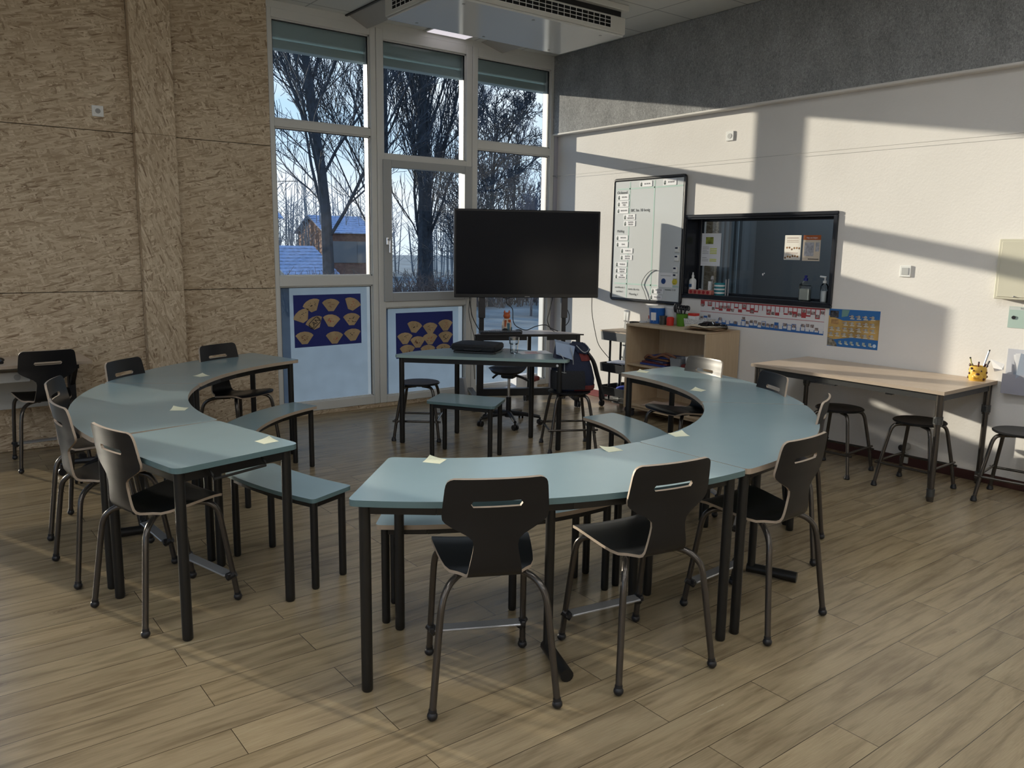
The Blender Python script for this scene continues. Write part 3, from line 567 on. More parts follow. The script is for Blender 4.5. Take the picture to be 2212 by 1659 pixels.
# ---------------------------------------------------------------- round-table segments and benches
def pol(c, r, a): return (c[0] + r * math.cos(math.radians(a)), c[1] + r * math.sin(math.radians(a)))
def sector(c, ri, ro, a0, a1, n=28, cr=.03):
    o = [pol(c, ro, a0 + (a1 - a0) * i / n) for i in range(n + 1)]; q = [pol(c, ri, a1 + (a0 - a1) * i / n) for i in range(n + 1)]
    rad = [0] * (2 * n + 2); p = o + q
    # corners rounded by replacing the end points
    def corner(p0, p1, p2): return fillet([p0, p1, p2], [0, cr, 0], 4)[1:-1]
    res = []
    m = len(p)
    for i in range(m):
        if i in (0, n, n + 1, 2 * n + 1):
            a = Vector(p[i]); pr = Vector(p[i - 1]); nx = Vector(p[(i + 1) % m]); d1 = (pr - a).normalized() * cr; d2 = (nx - a).normalized() * cr
            for k in range(6):
                t = k / 5; res.append(tuple((1 - t) ** 2 * (a + d1) + 2 * t * (1 - t) * a + t * t * (a + d2)))
        else: res.append(p[i])
    return res
def post_leg(m, x, y, z1, r=.0205, sq=False):
    m.lathe((x, y, 0), [(r * .82, 0), (r * 1.0, .006), (r * 1.0, .03), (r * 1.0, z1)], 16)
def table_seg(name, label, group, c, ri, ro, a0, a1, zt, edge, legs, mid=None, cat='table', th=.023, cr=.03, hook=False, r=.0205):
    cm = pol(c, (ri + ro) / 2, (a0 + a1) / 2); t = thing(name, label, cat, (cm[0], cm[1], 0), 0, group)
    m = MB(); m.prism(sector(c, ri, ro, a0 + .08, a1 - .08, cr=cr), zt - th, zt, 0, 1); m.build('table_top' if cat == 'table' else 'seat', [TEAL, edge], t)
    fr = MB(); i_ = .055 if cat == 'table' else .035; h = .04 if cat == 'table' else .03; zz = zt - th - h / 2
    def rail(p, q): d = Vector(q) - Vector(p); fr.box(((p[0] + q[0]) / 2, (p[1] + q[1]) / 2, zz), (d.length, .02, h), rz=math.atan2(d.y, d.x))
    n = 6; A0 = a0 + math.degrees(i_ / ro); A1 = a1 - math.degrees(i_ / ro)
    for rr in (ri + i_, ro - i_):
        pts = [pol(c, rr, A0 + (A1 - A0) * k / n) for k in range(n + 1)]
        for k in range(n): rail(pts[k], pts[k + 1])
    rail(pol(c, ri + i_, A0), pol(c, ro - i_, A0)); rail(pol(c, ri + i_, A1), pol(c, ro - i_, A1))
    fr.build('under_frame', LEG, t)
    for (rr, aa) in legs:
        m = MB(); p = pol(c, rr, aa); post_leg(m, p[0], p[1], zt - th, r); m.build('leg', LEG, t, smooth=True)
    if mid:
        rr, aa = mid; m = MB(); p = pol(c, rr, aa); q = pol(c, rr + .22, aa); m.tube([(*p, .035), (*p, zt - th)], .019, 14); m.tube([(*pol(c, rr - .02, aa), .03), (*pol(c, rr + .04, aa), .03), (*q, .026)], [.024, .024, .026], 14); m.build('leg', LEG, t, smooth=True)
    return t
cR, cL = (2.577, 3.954), (2.849, 4.228)
gt = 'curved table segments forming the two open rings'
def L4(ri, ro, a0, a1, i=.05):
    d0 = math.degrees(i / ro); d1 = math.degrees(i / ri); return [(ri + i, a0 + d1), (ro - i, a0 + d0), (ri + i, a1 - d1), (ro - i, a1 - d0)]
ri, ro = 1.46, 2.045
table_seg('curved_table', 'front curved table with dark edge, nearest the camera, two chairs at it', gt, cR, ri, ro, -133.2, -87.6, .735, TEALE, L4(ri, ro, -133.2, -87.6), (1.78, -110.6))
table_seg('curved_table', 'middle curved table of the right ring, nothing but one note on it, brown ply edge', gt, cR, ri, ro, -87.6, -42.1, .735, BEECH, L4(ri, ro, -87.6, -42.1), (1.79, -66))
table_seg('curved_table', 'far curved table of the right ring before the birch cabinet, pale chair reflections on top', gt, cR, ri, ro, -42.1, 2.6, .735, BEECH, L4(ri, ro, -42.1, 2.6))
ri, ro = 1.635, 2.22
table_seg('curved_table', 'far curved table of the left ring, ending by the first window', gt, cL, ri, ro, 105.4, 147, .735, BEECH, L4(ri, ro, 105.4, 147))
table_seg('curved_table', 'curved table at the far left bulge with a band of sunlight across', gt, cL, ri, ro, 147, 188.4, .735, BEECH, L4(ri, ro, 147, 188.4), (1.9, 168))
# rectangular end table of the left ring
t = thing('rectangular_table', 'small rectangular end table of the left ring with dark blunt edge', 'table', (1.01, 3.59, 0), 0)
rc = [(1.222, 3.99), (.652, 3.866), (.805, 3.183), (1.366, 3.312)]
m = MB(); m.prism(fillet(rc, .045), .712, .735, 0, 1); m.build('table_top', [TEAL, TEALE], t)
def inset(P, d): c = Vector((sum(p[0] for p in P) / len(P), sum(p[1] for p in P) / len(P))); return [tuple(Vector(p) + (c - Vector(p)).normalized() * d * 1.414) for p in P]
def rails(m, P, z, h, w=.02):
    for i in range(len(P)):
        p, q = Vector(P[i]), Vector(P[(i + 1) % len(P)]); d = q - p; c = (p + q) / 2; m.box((c.x, c.y, z), (d.length, w, h), rz=math.atan2(d.y, d.x))
ip = inset(rc, .045); m = MB(); rails(m, ip, .688, .045); m.build('under_frame', LEG, t)
for p in ip: m = MB(); post_leg(m, p[0], p[1], .712, .0215); m.build('leg', LEG, t, smooth=True)
m = MB(); a = Vector(ip[2]); d_ = (Vector(ip[3]) - a); u = d_.normalized(); nn = Vector((u.y, -u.x))
p1 = a + u * .12 + nn * .02; p2 = a + u * .36 + nn * .02
m.tube([(*p1, .70), (*(p1 + nn * .025), .675), (*(p1 + nn * .03), .662), (*(p2 + nn * .03), .672), (*(p2 + nn * .025), .685), (*p2, .70)], .006, 8); m.build('bag_rail', LEG, t, smooth=True)

gb_ = 'low benches inside the table rings'
cb = (2.465, 4.078); bi, bo = 1.245, 1.515
def bench(label, c, ri, ro, a0, a1, edge, extra=None, leg_in=.038):
    return table_seg('curved_bench', label, gb_, c, ri, ro, a0, a1, .45, edge, L4(ri, ro, a0, a1, leg_in) + (extra or []), None, 'bench', .02, .025, r=.018)
bench('curved bench half hidden under the front table of the right ring', cb, bi, bo, -129, -84.6, BEECH, [(1.44, -105.5)])
bench('curved bench in the right ring, between the other two benches', cb, bi, bo, -84.4, -42.5, BEECH)
bench('curved bench end showing in the right ring below the birch cabinet', cb, bi, bo + .02, -42.2, -1.5, BEECH)
bench('long curved bench in the left ring, beside the first window', (2.82, 4.18), 1.293, 1.543, 110.2, 156, BEECH)
bench('short bench in the left ring, lit bright blue, closest to the end table', (3.551, 4.279), 2.03, 2.3, 185.6, 203.6, TEALE)
# small straight bench in the middle
t = thing('straight_bench', 'small straight bench standing in the middle before the teacher table', 'bench', (3.40, 5.0, 0), 0, gb_)
rb = [(3.117, 5.135), (3.40, 5.36), (3.70, 4.90), (3.415, 4.663)]
m = MB(); m.prism(fillet(rb, .04), .43, .45, 0, 1); m.build('seat', [TEAL, TEALE], t)
ip = inset(rb, .035); m = MB(); rails(m, ip, .414, .03); m.build('under_frame', LEG, t)
for p in ip: m = MB(); post_leg(m, p[0], p[1], .43, .018); m.build('leg', LEG, t, smooth=True)

# ---------------------------------------------------------------- teacher table (D-shaped) and what lies on it
t = thing('teacher_table', 'half-round table standing alone before the big screen, laptop bag on it', 'table', (3.9, 5.35, 0), 0)
P = fillet([(3.155, 5.69), (4.135, 4.705)], 0)
A, B = Vector((3.155, 5.69)), Vector((4.14, 4.70)); ux = (B - A).normalized(); un = Vector((-ux.y, ux.x)); Lw = (B - A).length
arc = [(0, 0), (Lw, 0), (Lw + .03, .16), (Lw - .13, .36), (Lw - .33, .53), (Lw - .56, .63), (Lw * .42, .63), (.30, .50), (.10, .24)]
poly = [tuple(A + ux * a + un * b_) for a, b_ in arc]
m = MB(); m.prism(fillet(poly, [.03, .05, .12, .2, .2, .2, .2, .2, .2], 5), .712, .735, 0, 1); m.build('table_top', [TEAL, mat('light_grey_green_edge', (.26, .36, .35), .4)], t)
lg = [A + ux * .055 + un * .05, B - ux * .06 + un * .05, A + ux * .93 + un * .50, A + ux * .42 + un * .50]; lg = [tuple(p) for p in (lg[0], lg[1], (4.222, 5.239), (3.797, 5.734))]
m = MB(); rails(m, lg, .69, .042, .022); m.build('under_frame', LEG, t)
for p in lg: m = MB(); post_leg(m, p[0], p[1], .712, .0215); m.build('leg', LEG, t, smooth=True)
def rounded_slab(m, c, w, d, z0, z1, rz, r=.02, n=3, puff=0):
    cs = [(-w / 2, -d / 2), (w / 2, -d / 2), (w / 2, d / 2), (-w / 2, d / 2)]
    ca, sa = math.cos(rz), math.sin(rz); q = fillet(cs, r, 4)
    def at(s, z): return [(c[0] + (x * ca - y * sa) * s, c[1] + (x * sa + y * ca) * s, z) for x, y in q]
    rings = [at(.96, z0), at(1, z0 + (z1 - z0) * .25), at(1, z0 + (z1 - z0) * .7), at(.95, z1 - (z1 - z0) * .06), at(.6, z1 + puff)]
    k = len(q); vs = sum(rings, []); fs = [tuple(range(k - 1, -1, -1)), tuple(range(4 * k, 5 * k))]
    for i in range(4): fs += [(i * k + j, i * k + (j + 1) % k, (i + 1) * k + (j + 1) % k, (i + 1) * k + j) for j in range(k)]
    m.add(vs, fs)
m = MB(); rounded_slab(m, (3.85, 5.49), .36, .27, .735, .757, math.radians(-52), .015); o = m.build('laptop', mat('dark_laptop', (.02, .018, .018), .3), None, smooth=True); tag(o, 'thin dark closed laptop under the black bag on the teacher table', 'laptop')
bag = thing('laptop_bag', 'soft black laptop bag lying on the teacher table', 'bag', (3.84, 5.49, .758), 0)
m = MB(); rounded_slab(m, (3.84, 5.49), .385, .28, .758, .812, math.radians(-54), .035, puff=.006); m.build('bag_body', mat('black_nylon', (.010, .011, .014), .7, bump=(90, .3)), bag, smooth=True)
m = MB(); ca, sa = math.cos(math.radians(-54)), math.sin(math.radians(-54)); F = lambda x, y, z: (3.84 + x * ca - y * sa, 5.49 + x * sa + y * ca, z)
m.tube([F(-.17, -.143, .788), F(0, -.146, .79), F(.17, -.143, .788)], .003, 6); m.tube([F(-.08, -.142, .775), F(-.06, -.16, .768), F(.06, -.16, .768), F(.08, -.142, .775)], .005, 8); m.build('zip_and_handle', BLACK, bag)
bpy.data.objects['zip_and_handle'].name = 'zipper'
g = MB(); g.lathe((4.035, 5.245, .7355), [(.028, 0), (.031, .004), (.033, .05), (.0345, .075), (.040, .085), (.043, .135), (.041, .135), (.037, .088), (.031, .074), (.029, .02), (.0, .014)], 10)
tag(g.build('drinking_glass', CLEAR, None, smooth=False), 'clear faceted drinking glass on the teacher table, right of the bag', 'glass')
m = MB(); ang = math.radians(-24)
def sheet(m, c, w, h, rz, z, curl=.0): 
    ca, sa = math.cos(rz), math.sin(rz); n = 4; vs = []
    for i in range(n + 1):
        for j in range(n + 1):
            x, y = (i / n - .5) * w, (j / n - .5) * h; vs.append((c[0] + x * ca - y * sa, c[1] + x * sa + y * ca, z + curl * ((i / n) * (j / n)) ** 2 * 1.0))
    m.add(vs, [(i * (n + 1) + j, (i + 1) * (n + 1) + j, (i + 1) * (n + 1) + j + 1, i * (n + 1) + j + 1) for i in range(n) for j in range(n)])
sheet(m, (4.21, 5.20), .27, .19, math.radians(-20), .7362, .002); pp = tag(m.build('paper_sheet', PAPER, None, fix=False), 'white sheet with pale red text at the right end of the teacher table', 'paper')
m = MB(); R = random.Random(1)
for i in range(7):
    yy = -.075 + i * .021; ww = R.uniform(.06, .16); a = math.radians(-20); cx = 4.21 + (-.02) * math.cos(a) - yy * math.sin(a); cy = 5.20 + (-.02) * math.sin(a) + yy * math.cos(a); m.box((cx, cy, .7372), (ww, .006, .0004), rz=a)
m.build('printed_lines', mat('pale_red_ink', (.55, .25, .25), .8), pp)
# sticky notes
NOTE = mat('pale_yellow_note', (.74, .75, .56), .8)
notes = [(1.569, 5.411, 20, 'sticky note on the far left curved table, by its inner edge'), (1.144, 4.366, 60, 'sticky note on the sun-banded curved table at the left'), (1.262, 3.43, 12, 'sticky note on the rectangular end table, near its corner'),
         (1.70, 2.73, 35, 'sticky note at the window-side end of the front curved table'), (2.434, 2.459, 80, 'sticky note behind the second front chair, casting a curl shadow'), (2.902, 2.484, -20, 'sticky note at the near end of the middle right-ring table'),
         (3.947, 3.24, 15, 'sticky note midway along the inner edge of the far right-ring table'), (4.215, 3.965, 25, 'sticky note on the far tip of the right ring, by the cabinet')]
for x, y, a, lab in notes:
    m = MB(); sheet(m, (x, y), .076, .076, math.radians(a), .7358, .012); tag(m.build('sticky_note', NOTE, None, fix=False), lab, 'sticky note', 'pale yellow sticky notes on the tables')

# ---------------------------------------------------------------- stools
def make_stool():
    t = thing('round_stool', '-', 'stool')
    m = MB(); m.lathe((0, 0, 0), [(.0, .452), (.12, .452), (.160, .456), (.169, .462), (.170, .468), (.163, .473), (.13, .470), (.0, .467)], 36); m.build('seat', SHELL, t, smooth=True, world=False)
    m = MB(); m.box((0, 0, .447), (.16, .05, .012)); m.box((0, 0, .447), (.05, .16, .012)); m.box((.06, .06, .446), (.03, .03, .014)); m.box((-.06, -.06, .446), (.03, .03, .014)); m.build('seat_bracket', BLACK, t, world=False)
    for i in range(4):
        a = PI / 4 + i * PI / 2; c, s = math.cos(a), math.sin(a); q = lambda r, z: (r * c, r * s, z)
        m = MB(); m.tube(smooth_path([q(.04, .440), q(.10, .442), q(.148, .440), q(.172, .425), q(.187, .395), q(.20, .34), q(.235, .18), q(.262, .03)], 3), .0125, 12); lg = m.build('leg', BRONZE, t, smooth=True, world=False)
        m = MB(); m.lathe(q(.265, 0), [(.018, 0), (.021, .008), (.017, .02), (.014, .034)], 14); m.build('foot_cap', BLACK, lg, smooth=True, world=False)
    h = .172
    for i in range(4):
        a = i * PI / 2; c, s = math.cos(a), math.sin(a); z = .165 if i % 2 else .181
        p = lambda x, y: (x * c - y * s, x * s + y * c, z); m = MB(); m.tube([p(-.20, h), p(.20, h)], .009, 10); m.build('footrest_bar', BRONZE, t, smooth=True, world=False)
    return t
st = make_stool(); ST = [(5.47, 3.17, 4, 'round stool farthest along under the pale wall table, next to the edge-on chair'), (5.51, 2.60, 2, 'round stool at the near end under the pale wall table'), (5.735, 2.05, 8, 'round stool cut by the photo edge, beyond the pale wall table'),
      (3.465, 5.80, 50, 'round stool behind the left end of the teacher table, before the frosted window'), (4.26, 4.80, -29, 'round stool with the backpack on it at the right of the teacher table')]
for i, (x, y, a, lab) in enumerate(ST):
    c = st if i == 0 else copy_tree(st); c.location = (x, y, 0); c.rotation_euler = (0, 0, math.radians(a)); c['label'] = lab; c['group'] = 'round black-topped stools'

# ---------------------------------------------------------------- saddle stool and swivel stool
def star_base(t, c, rz, R_=.29, z=.085, k=.03):
    m = MB(); m.lathe((c[0], c[1], z - .02), [(.0, 0), (.035, 0), (.04, .03), (.03, .06), (0, .06)], 18)
    for i in range(5):
        a = rz + i * 2 * PI / 5; q = lambda r, zz: (c[0] + r * math.cos(a), c[1] + r * math.sin(a), zz); m.tube([q(.02, z + .015), q(.15, z + .008), q(R_, z - .012)], [.024, .019, .014], 8)
    bs = m.build('star_base', BLACK, t, smooth=True)
    for i in range(5):
        a = rz + i * 2 * PI / 5; m = MB(); x, y = c[0] + R_ * math.cos(a), c[1] + R_ * math.sin(a)
        for s in (-1, 1): dx, dy = .014 * s * math.sin(a + .5), -.014 * s * math.cos(a + .5); m.tube([(x + dx * .5, y + dy * .5, .025), (x + dx * 1.6, y + dy * 1.6, .025)], .025, 16)
        m.tube([(x, y, .03), (x, y, .07)], .009, 8); m.build('caster', BLACK, bs, smooth=True)
t = thing('saddle_stool', 'black saddle stool on casters between the teacher table and the screen stand', 'stool', (4.40, 5.79, 0))
c = (4.40, 5.79); star_base(t, c, .5)
m = MB(); m.tube([(*c, .08), (*c, .25)], .024, 16); m.build('gas_spring', BLACK, t, smooth=True)
m = MB(); m.tube([(*c, .25), (*c, .44)], .0125, 16); m.build('column', CHROME, t, smooth=True)
def saddle(c, w, l, z, rz, lift):
    m = MB(); n, k = 18, 18; ca, sa = math.cos(rz), math.sin(rz); top = []; bot = []
    for i in range(n + 1):
        for j in range(k + 1):
            u, v = i / n * 2 - 1, j / k * 2 - 1; r = math.sqrt(max(0, 1 - abs(v) ** 2.6)); x = u * w * r; y = v * l; zz = z - lift * (u * r) ** 2 + .03 * max(0, -v) ** 2 - .045 * max(0, v - .2) ** 2
            e = (1 - abs(u) ** 6) * (1 - abs(v) ** 6); top.append((c[0] + x * ca - y * sa, c[1] + x * sa + y * ca, zz)); bot.append((c[0] + x * ca * .93 - y * sa * .93, c[1] + x * sa * .93 + y * ca * .93, zz - .012 - .045 * e))
    N = (n + 1) * (k + 1); fs = []
    for i in range(n):
        for j in range(k): a = i * (k + 1) + j; fs += [(a, a + k + 1, a + k + 2, a + 1), (N + a, N + a + 1, N + a + k + 2, N + a + k + 1)]
    for i in range(n): a = i * (k + 1); fs += [(a, N + a, N + a + k + 1, a + k + 1)]; a += k; fs += [(a, a + k + 1, N + a + k + 1, N + a)]
    for j in range(k): fs += [(j, j + 1, N + j + 1, N + j)]; a = n * (k + 1) + j; fs += [(a, N + a, N + a + 1, a + 1)]
    m.add(top + bot, fs); return m
saddle(c, .16, .19, .545, math.radians(55), .055).build('seat', mat('black_leatherette', (.016, .016, .018), .35), t, smooth=True)
m = MB(); m.box((c[0], c[1], .455), (.12, .12, .06), rz=.6, ch=.01)
rr = Vector((.79, -.61)); 
m.tube(smooth_path([(c[0] + .05 * rr.x, c[1] + .05 * rr.y, .45), (c[0] + .12 * rr.x, c[1] + .12 * rr.y, .43), (c[0] + .19 * rr.x, c[1] + .19 * rr.y, .395)], 3), [.012] * 6 + [.016], 8)
m.tube(smooth_path([(c[0] - .05 * rr.x, c[1] - .05 * rr.y, .47), (c[0] - .10 * rr.x, c[1] - .10 * rr.y, .46), (c[0] - .15 * rr.x, c[1] - .15 * rr.y, .42)], 3), .010, 8); m.build('tilt_lever', BLACK, t, smooth=True)
t = thing('swivel_chair', 'black swivel chair mostly hidden between the left curve chairs and the board-wall desk', 'office chair', (1.02, 6.12, 0))
c = (1.05, 6.08); star_base(t, c, .2, .25); m = MB(); m.tube([(*c, .08), (*c, .40)], .02, 14); m.build('gas_spring', BLACK, t, smooth=True)
saddle(c, .2, .2, .46, 0, .01).build('seat', mat('black_leatherette', (.016, .016, .018), .35), t, smooth=True)

# ---------------------------------------------------------------- backpack on the stool
t = thing('backpack', 'navy and dark red backpack with open flap standing on the stool by the teacher table', 'backpack', (4.29, 4.80, .474))
NAVY = mat('navy_canvas', (.012, .018, .045), .8, bump=(120, .3)); RED = mat('dark_red_canvas', (.13, .02, .02), .8); PALEB = mat('pale_blue_lining', (.30, .38, .52), .8)
c = Vector((4.29, 4.80)); ux = Vector((.84, -.54)); uy = Vector((.54, .84))
def bp(u, v, z): p = c + ux * u + uy * v; return (p.x, p.y, .474 + z)
rings = [(0, .155, .085, 0), (.02, .168, .10, 0), (.10, .172, .105, .0), (.19, .160, .098, -.008), (.27, .140, .085, -.02), (.33, .118, .07, -.035), (.37, .10, .055, -.045)]
m = MB(); n = 24; vs = []; fs = []
R = random.Random(7)
for z, a, b_, sh in rings:
    for k in range(n):
        th = 2 * PI * k / n; ca, sa = math.cos(th), math.sin(th); ca = math.copysign(abs(ca) ** .6, ca); sa = math.copysign(abs(sa) ** .7, sa); w = 1 + R.uniform(-.025, .025); vs.append(bp(a * ca * w + sh, b_ * sa * w, z))
for i in range(len(rings) - 1):
    for k in range(n): fs.append((i * n + k, i * n + (k + 1) % n, (i + 1) * n + (k + 1) % n, (i + 1) * n + k))
fs += [tuple(range(n - 1, -1, -1)), tuple(range((len(rings) - 1) * n, len(rings) * n))]
m.add(vs, fs); m.build('bag_body', NAVY, t, smooth=True)
def patch(z0, z1, k0, k1, off):
    m = MB(); vs = []; 
    def ringat(z):
        for i in range(len(rings) - 1):
            if rings[i][0] <= z <= rings[i + 1][0]: f = (z - rings[i][0]) / (rings[i + 1][0] - rings[i][0]); return [x + (y - x) * f for x, y in zip(rings[i], rings[i + 1])]
    rows = [ringat(z0 + (z1 - z0) * i / 3) for i in range(4)]
    for z, a, b_, sh in rows:
        for k in range(k0, k1 + 1):
            th = 2 * PI * k / n; ca, sa = math.cos(th), math.sin(th); ca = math.copysign(abs(ca) ** .6, ca); sa = math.copysign(abs(sa) ** .7, sa); vs.append(bp((a + off) * ca + sh, (b_ + off) * sa, z))
    w = k1 - k0 + 1; m.add(vs, [(i * w + j, i * w + j + 1, (i + 1) * w + j + 1, (i + 1) * w + j) for i in range(3) for j in range(w - 1)]); return m
patch(.245, .32, 19, 26, .008).build('red_band', RED, t, smooth=True, fix=False)
patch(.005, .05, 18, 26, .008).build('red_base_band', RED, t, smooth=True, fix=False)
patch(.02, .17, 13, 19, .02).build('front_pocket', mat('black_nylon', (.01, .011, .014), .7), t, smooth=True)
m = MB(); vs = [bp(-.155, -.075, .395), bp(-.145, .06, .40), bp(-.02, .07, .37), bp(.0, -.085, .36), bp(-.15, -.09, .30), bp(-.02, -.105, .255)]; m.add(vs, [(0, 3, 2, 1), (0, 4, 5, 3)]); 
o = m.build('open_flap', PALEB, t); md = o.modifiers.new('Solidify', 'SOLIDIFY'); md.thickness = .006
m = MB(); vs = [bp(.0, -.08, .37), bp(.0, .07, .385), bp(.09, .07, .375), (bp(.135, -.02, .33)), bp(.10, -.09, .315), bp(.03, -.10, .33)]; m.add(vs, [tuple(range(6))]); o = m.build('open_flap', NAVY, t); md = o.modifiers.new('Solidify', 'SOLIDIFY'); md.thickness = .02
m = MB(); m.tube(smooth_path([bp(.01, -.085, .37), bp(.07, -.10, .315), bp(.12, -.04, .335), bp(.10, .06, .37)], 4), .004, 6); m.tube(smooth_path([bp(-.04, -.105, .36), bp(-.02, -.11, .28), bp(-.015, -.112, .22)], 3), .0035, 6); m.tube(smooth_path([bp(-.13, -.105, .31), bp(-.09, -.118, .26), bp(-.085, -.12, .15)], 3), .0035, 6); m.tube([bp(-.15, -.11, .165), bp(-.07, -.125, .155)], .003, 6); m.build('zipper', mat('silver_zip', (.4, .42, .45), .35, .6), t)
m = MB(); m.ball(bp(-.14, -.112, .21), .012, 12, 6, (1, 1, 1)); m.build('round_badge', PAPER, t, smooth=True)
m = MB()
for s in (-.05, .05): m.tube(smooth_path([bp(.09, s + .02, .33), bp(.16, s, .24), bp(.20, s, .12), bp(.235, s, .0), bp(.25, s, -.07)], 4), .011, 8)
m.tube(smooth_path([bp(.215, 0, .09), bp(.225, -.01, .05), bp(.235, .02, -.06), bp(.25, .03, -.10)], 3), .012, 8); m.build('shoulder_strap', BLACK, t, smooth=True)
m = MB(); m.tube(smooth_path([bp(0, -.1, -.005), bp(-.02, -.12, -.045), bp(.02, -.125, -.06), bp(.05, -.11, -.03), bp(.06, -.09, 0)], 3), .0035, 6); m.build('hanging_loop', BLACK, t)

# ---------------------------------------------------------------- right wall table
t = thing('wall_table', 'long pale wooden table with dark frame against the right wall', 'table', (5.63, 3.07, 0))
tc = [(5.262, 3.815), (5.232, 2.333), (6.035, 2.345), (6.035, 3.82)]
m = MB(); m.prism(tc, .712, .735, 0, 1); m.build('table_top', [MAPLE, BEECH], t)
DG = mat('dark_grey_steel', (.07, .072, .072), .35, .5)
ip = [(5.300, 3.775), (5.272, 2.373), (5.985, 2.38), (5.985, 3.78)]
m = MB(); rails(m, ip, .69, .045, .028); m.build('under_frame', DG, t)
for i, p in enumerate(ip):
    m = MB(); m.lathe((*p, 0), [(.020, 0), (.022, .008), (.022, .04), (.0, .04)], 18); m.tube([(*p, .03), (*p, .52)], .0185, 16); m.tube([(*p, .50), (*p, .712)], .024, 16); lg = m.build('leg', BRONZE, t, smooth=True)
    m = MB(); m.tube([(*p, .515), (*p, .565)], .029, 16); m.tube([(*p, .035), (*p, .085)], .0245, 16); m.box((p[0] - .027, p[1], .54), (.012, .022, .03)); m.build('height_collar', DG, lg, smooth=True)
m = MB(); m.bx(5.26, 5.30, 3.1, 3.3, .66, .668); m.bx(5.28, 5.34, 2.7, 2.74, .655, .668); m.build('under_clip', BLACK, t)

# left wall desk
t = thing('wall_desk', 'pale wooden desk with black sloped leg against the board wall at the far left', 'desk', (.4, 6.8, 0))
m = MB(); m.prism([(-.55, 6.535), (1.125, 6.545), (1.125, 7.085), (-.55, 7.085)], .712, .735, 0, 1); m.build('desk_top', [MAPLEX, BEECH], t)
for x in (1.02, -.42):
    m = MB(); m.bx(x - .025, x + .025, 6.60, 7.02, .675, .712); m.bx(x - .022, x + .022, 6.78, 6.86, .04, .68); m.bx(x - .025, x + .025, 6.56, 7.05, .0, .04, ch=.006)
    m.tube([(x, 6.62, .68), (x, 6.79, .54)], .022, 4); m.build('leg', BLACK, t)
m = MB(); m.bx(-.4, 1.0, 6.985, 7.005, .35, .70); m.build('modesty_panel', mat('light_grey_panel', (.42, .42, .40), .5), t)
m = MB(); m.bx(.18, .74, 6.70, 6.78, .59, .665, ch=.004); o = tag(m.build('socket_box', mat('light_grey_plastic', (.5, .5, .48), .5)), 'light grey socket box fixed under the desk at the board wall', 'socket box')
m = MB()
for x in (.28, .40, .52, .66): m.lathe((0, 0, 0), [(0, 0)], 3) if 0 else m.tube([(x, 6.699, .628), (x, 6.694, .628)], .022, 16)
m.build('socket', mat('mid_grey_plastic', (.30, .30, .29), .5), o)
m = MB(); m.ball((.545, 6.72, .757), .05, 14, 8, (1, .8, .45)); m.box((.50, 6.66, .75), (.09, .05, .03), rz=.4, ch=.008); m.tube([(.56, 6.70, .76), (.57, 6.66, .745)], .014, 8)
tag(m.build('black_gadget', mat('black_plastic', (.012, .012, .014)), None, smooth=True), 'small black gadget on the board-wall desk at the photo edge', 'gadget')
# ---------------------------------------------------------------- big screen on its wheeled stand
u_ = Vector((.887, -.462)); n_ = Vector((.462, .887)); w1 = Vector((4.484, 6.522)); RZ = math.atan2(-.462, .887)
def tv(a, b_, z): p = w1 + u_ * a + n_ * b_; return (p.x, p.y, z)
t = thing('screen_stand', 'black wheeled column stand carrying the big screen', 'stand', tv(.55, .3, 0))
m = MB()
for a in (.135, .985): m.box(tv(a, .26, .65), (.045, .06, 1.10), rz=RZ, ch=.004)
m.build('column', BLACK, t)
m = MB()
for a in (.135, .985): m.box(tv(a, .24, 1.02), (.065, .06, .26), rz=RZ, ch=.004)
m.build('column_sleeve', mat('dark_steel_sleeve', (.05, .05, .055), .3, .5), t)
m = MB(); m.box(tv(.56, .26, .125), (.93, .08, .075), rz=RZ, ch=.005)
for a in (.06, 1.07): m.box(tv(a, .26, .10), (.06, .60, .045), rz=RZ, ch=.005)
m.build('base_frame', BLACK, t)
for a, b_ in ((.02, -.02), (1.10, -.01), (.06, .52), (1.07, .52), (.62, .36)):
    m = MB(); p = Vector(tv(a, b_, .035))
    for s in (-1, 1): q = Vector((n_.y, -n_.x, 0)) * .012 * s; m.tube([p + q * .4, p + q * 1.4], .034 if a != .62 else .03, 18)
    m.tube([p + Vector((0, 0, .03)), p + Vector((0, 0, .075))], .012, 10); m.build('caster', mat('grey_black_rubber', (.045, .045, .05), .4), t, smooth=True)
m = MB(); m.box(tv(.56, .24, 1.5), (.95, .03, .5), rz=RZ, ch=.004); m.build('mounting_plate', BLACK, t)
t = thing('display_screen', 'large switched-off black touch screen', 'screen', tv(.59, .18, 1.53))
TVB = mat('screen_bezel', (.010, .010, .012), .28)
m = MB(); m.box(tv(.587, .205, 1.532), (1.478, .055, .866), rz=RZ, ch=.005); m.build('screen_case', TVB, t)
m = MB(); m.box(tv(.587, .1765, 1.540), (1.44, .003, .812), rz=RZ); m.build('glass_front', mat('black_screen_glass', (.003, .004, .008), .14, spec=.22), t)
m = MB(); m.box(tv(.587, .1762, 1.1095), (.05, .002, .006), rz=RZ); m.build('status_strip', mat('grey_plastic', (.3, .3, .3)), t)
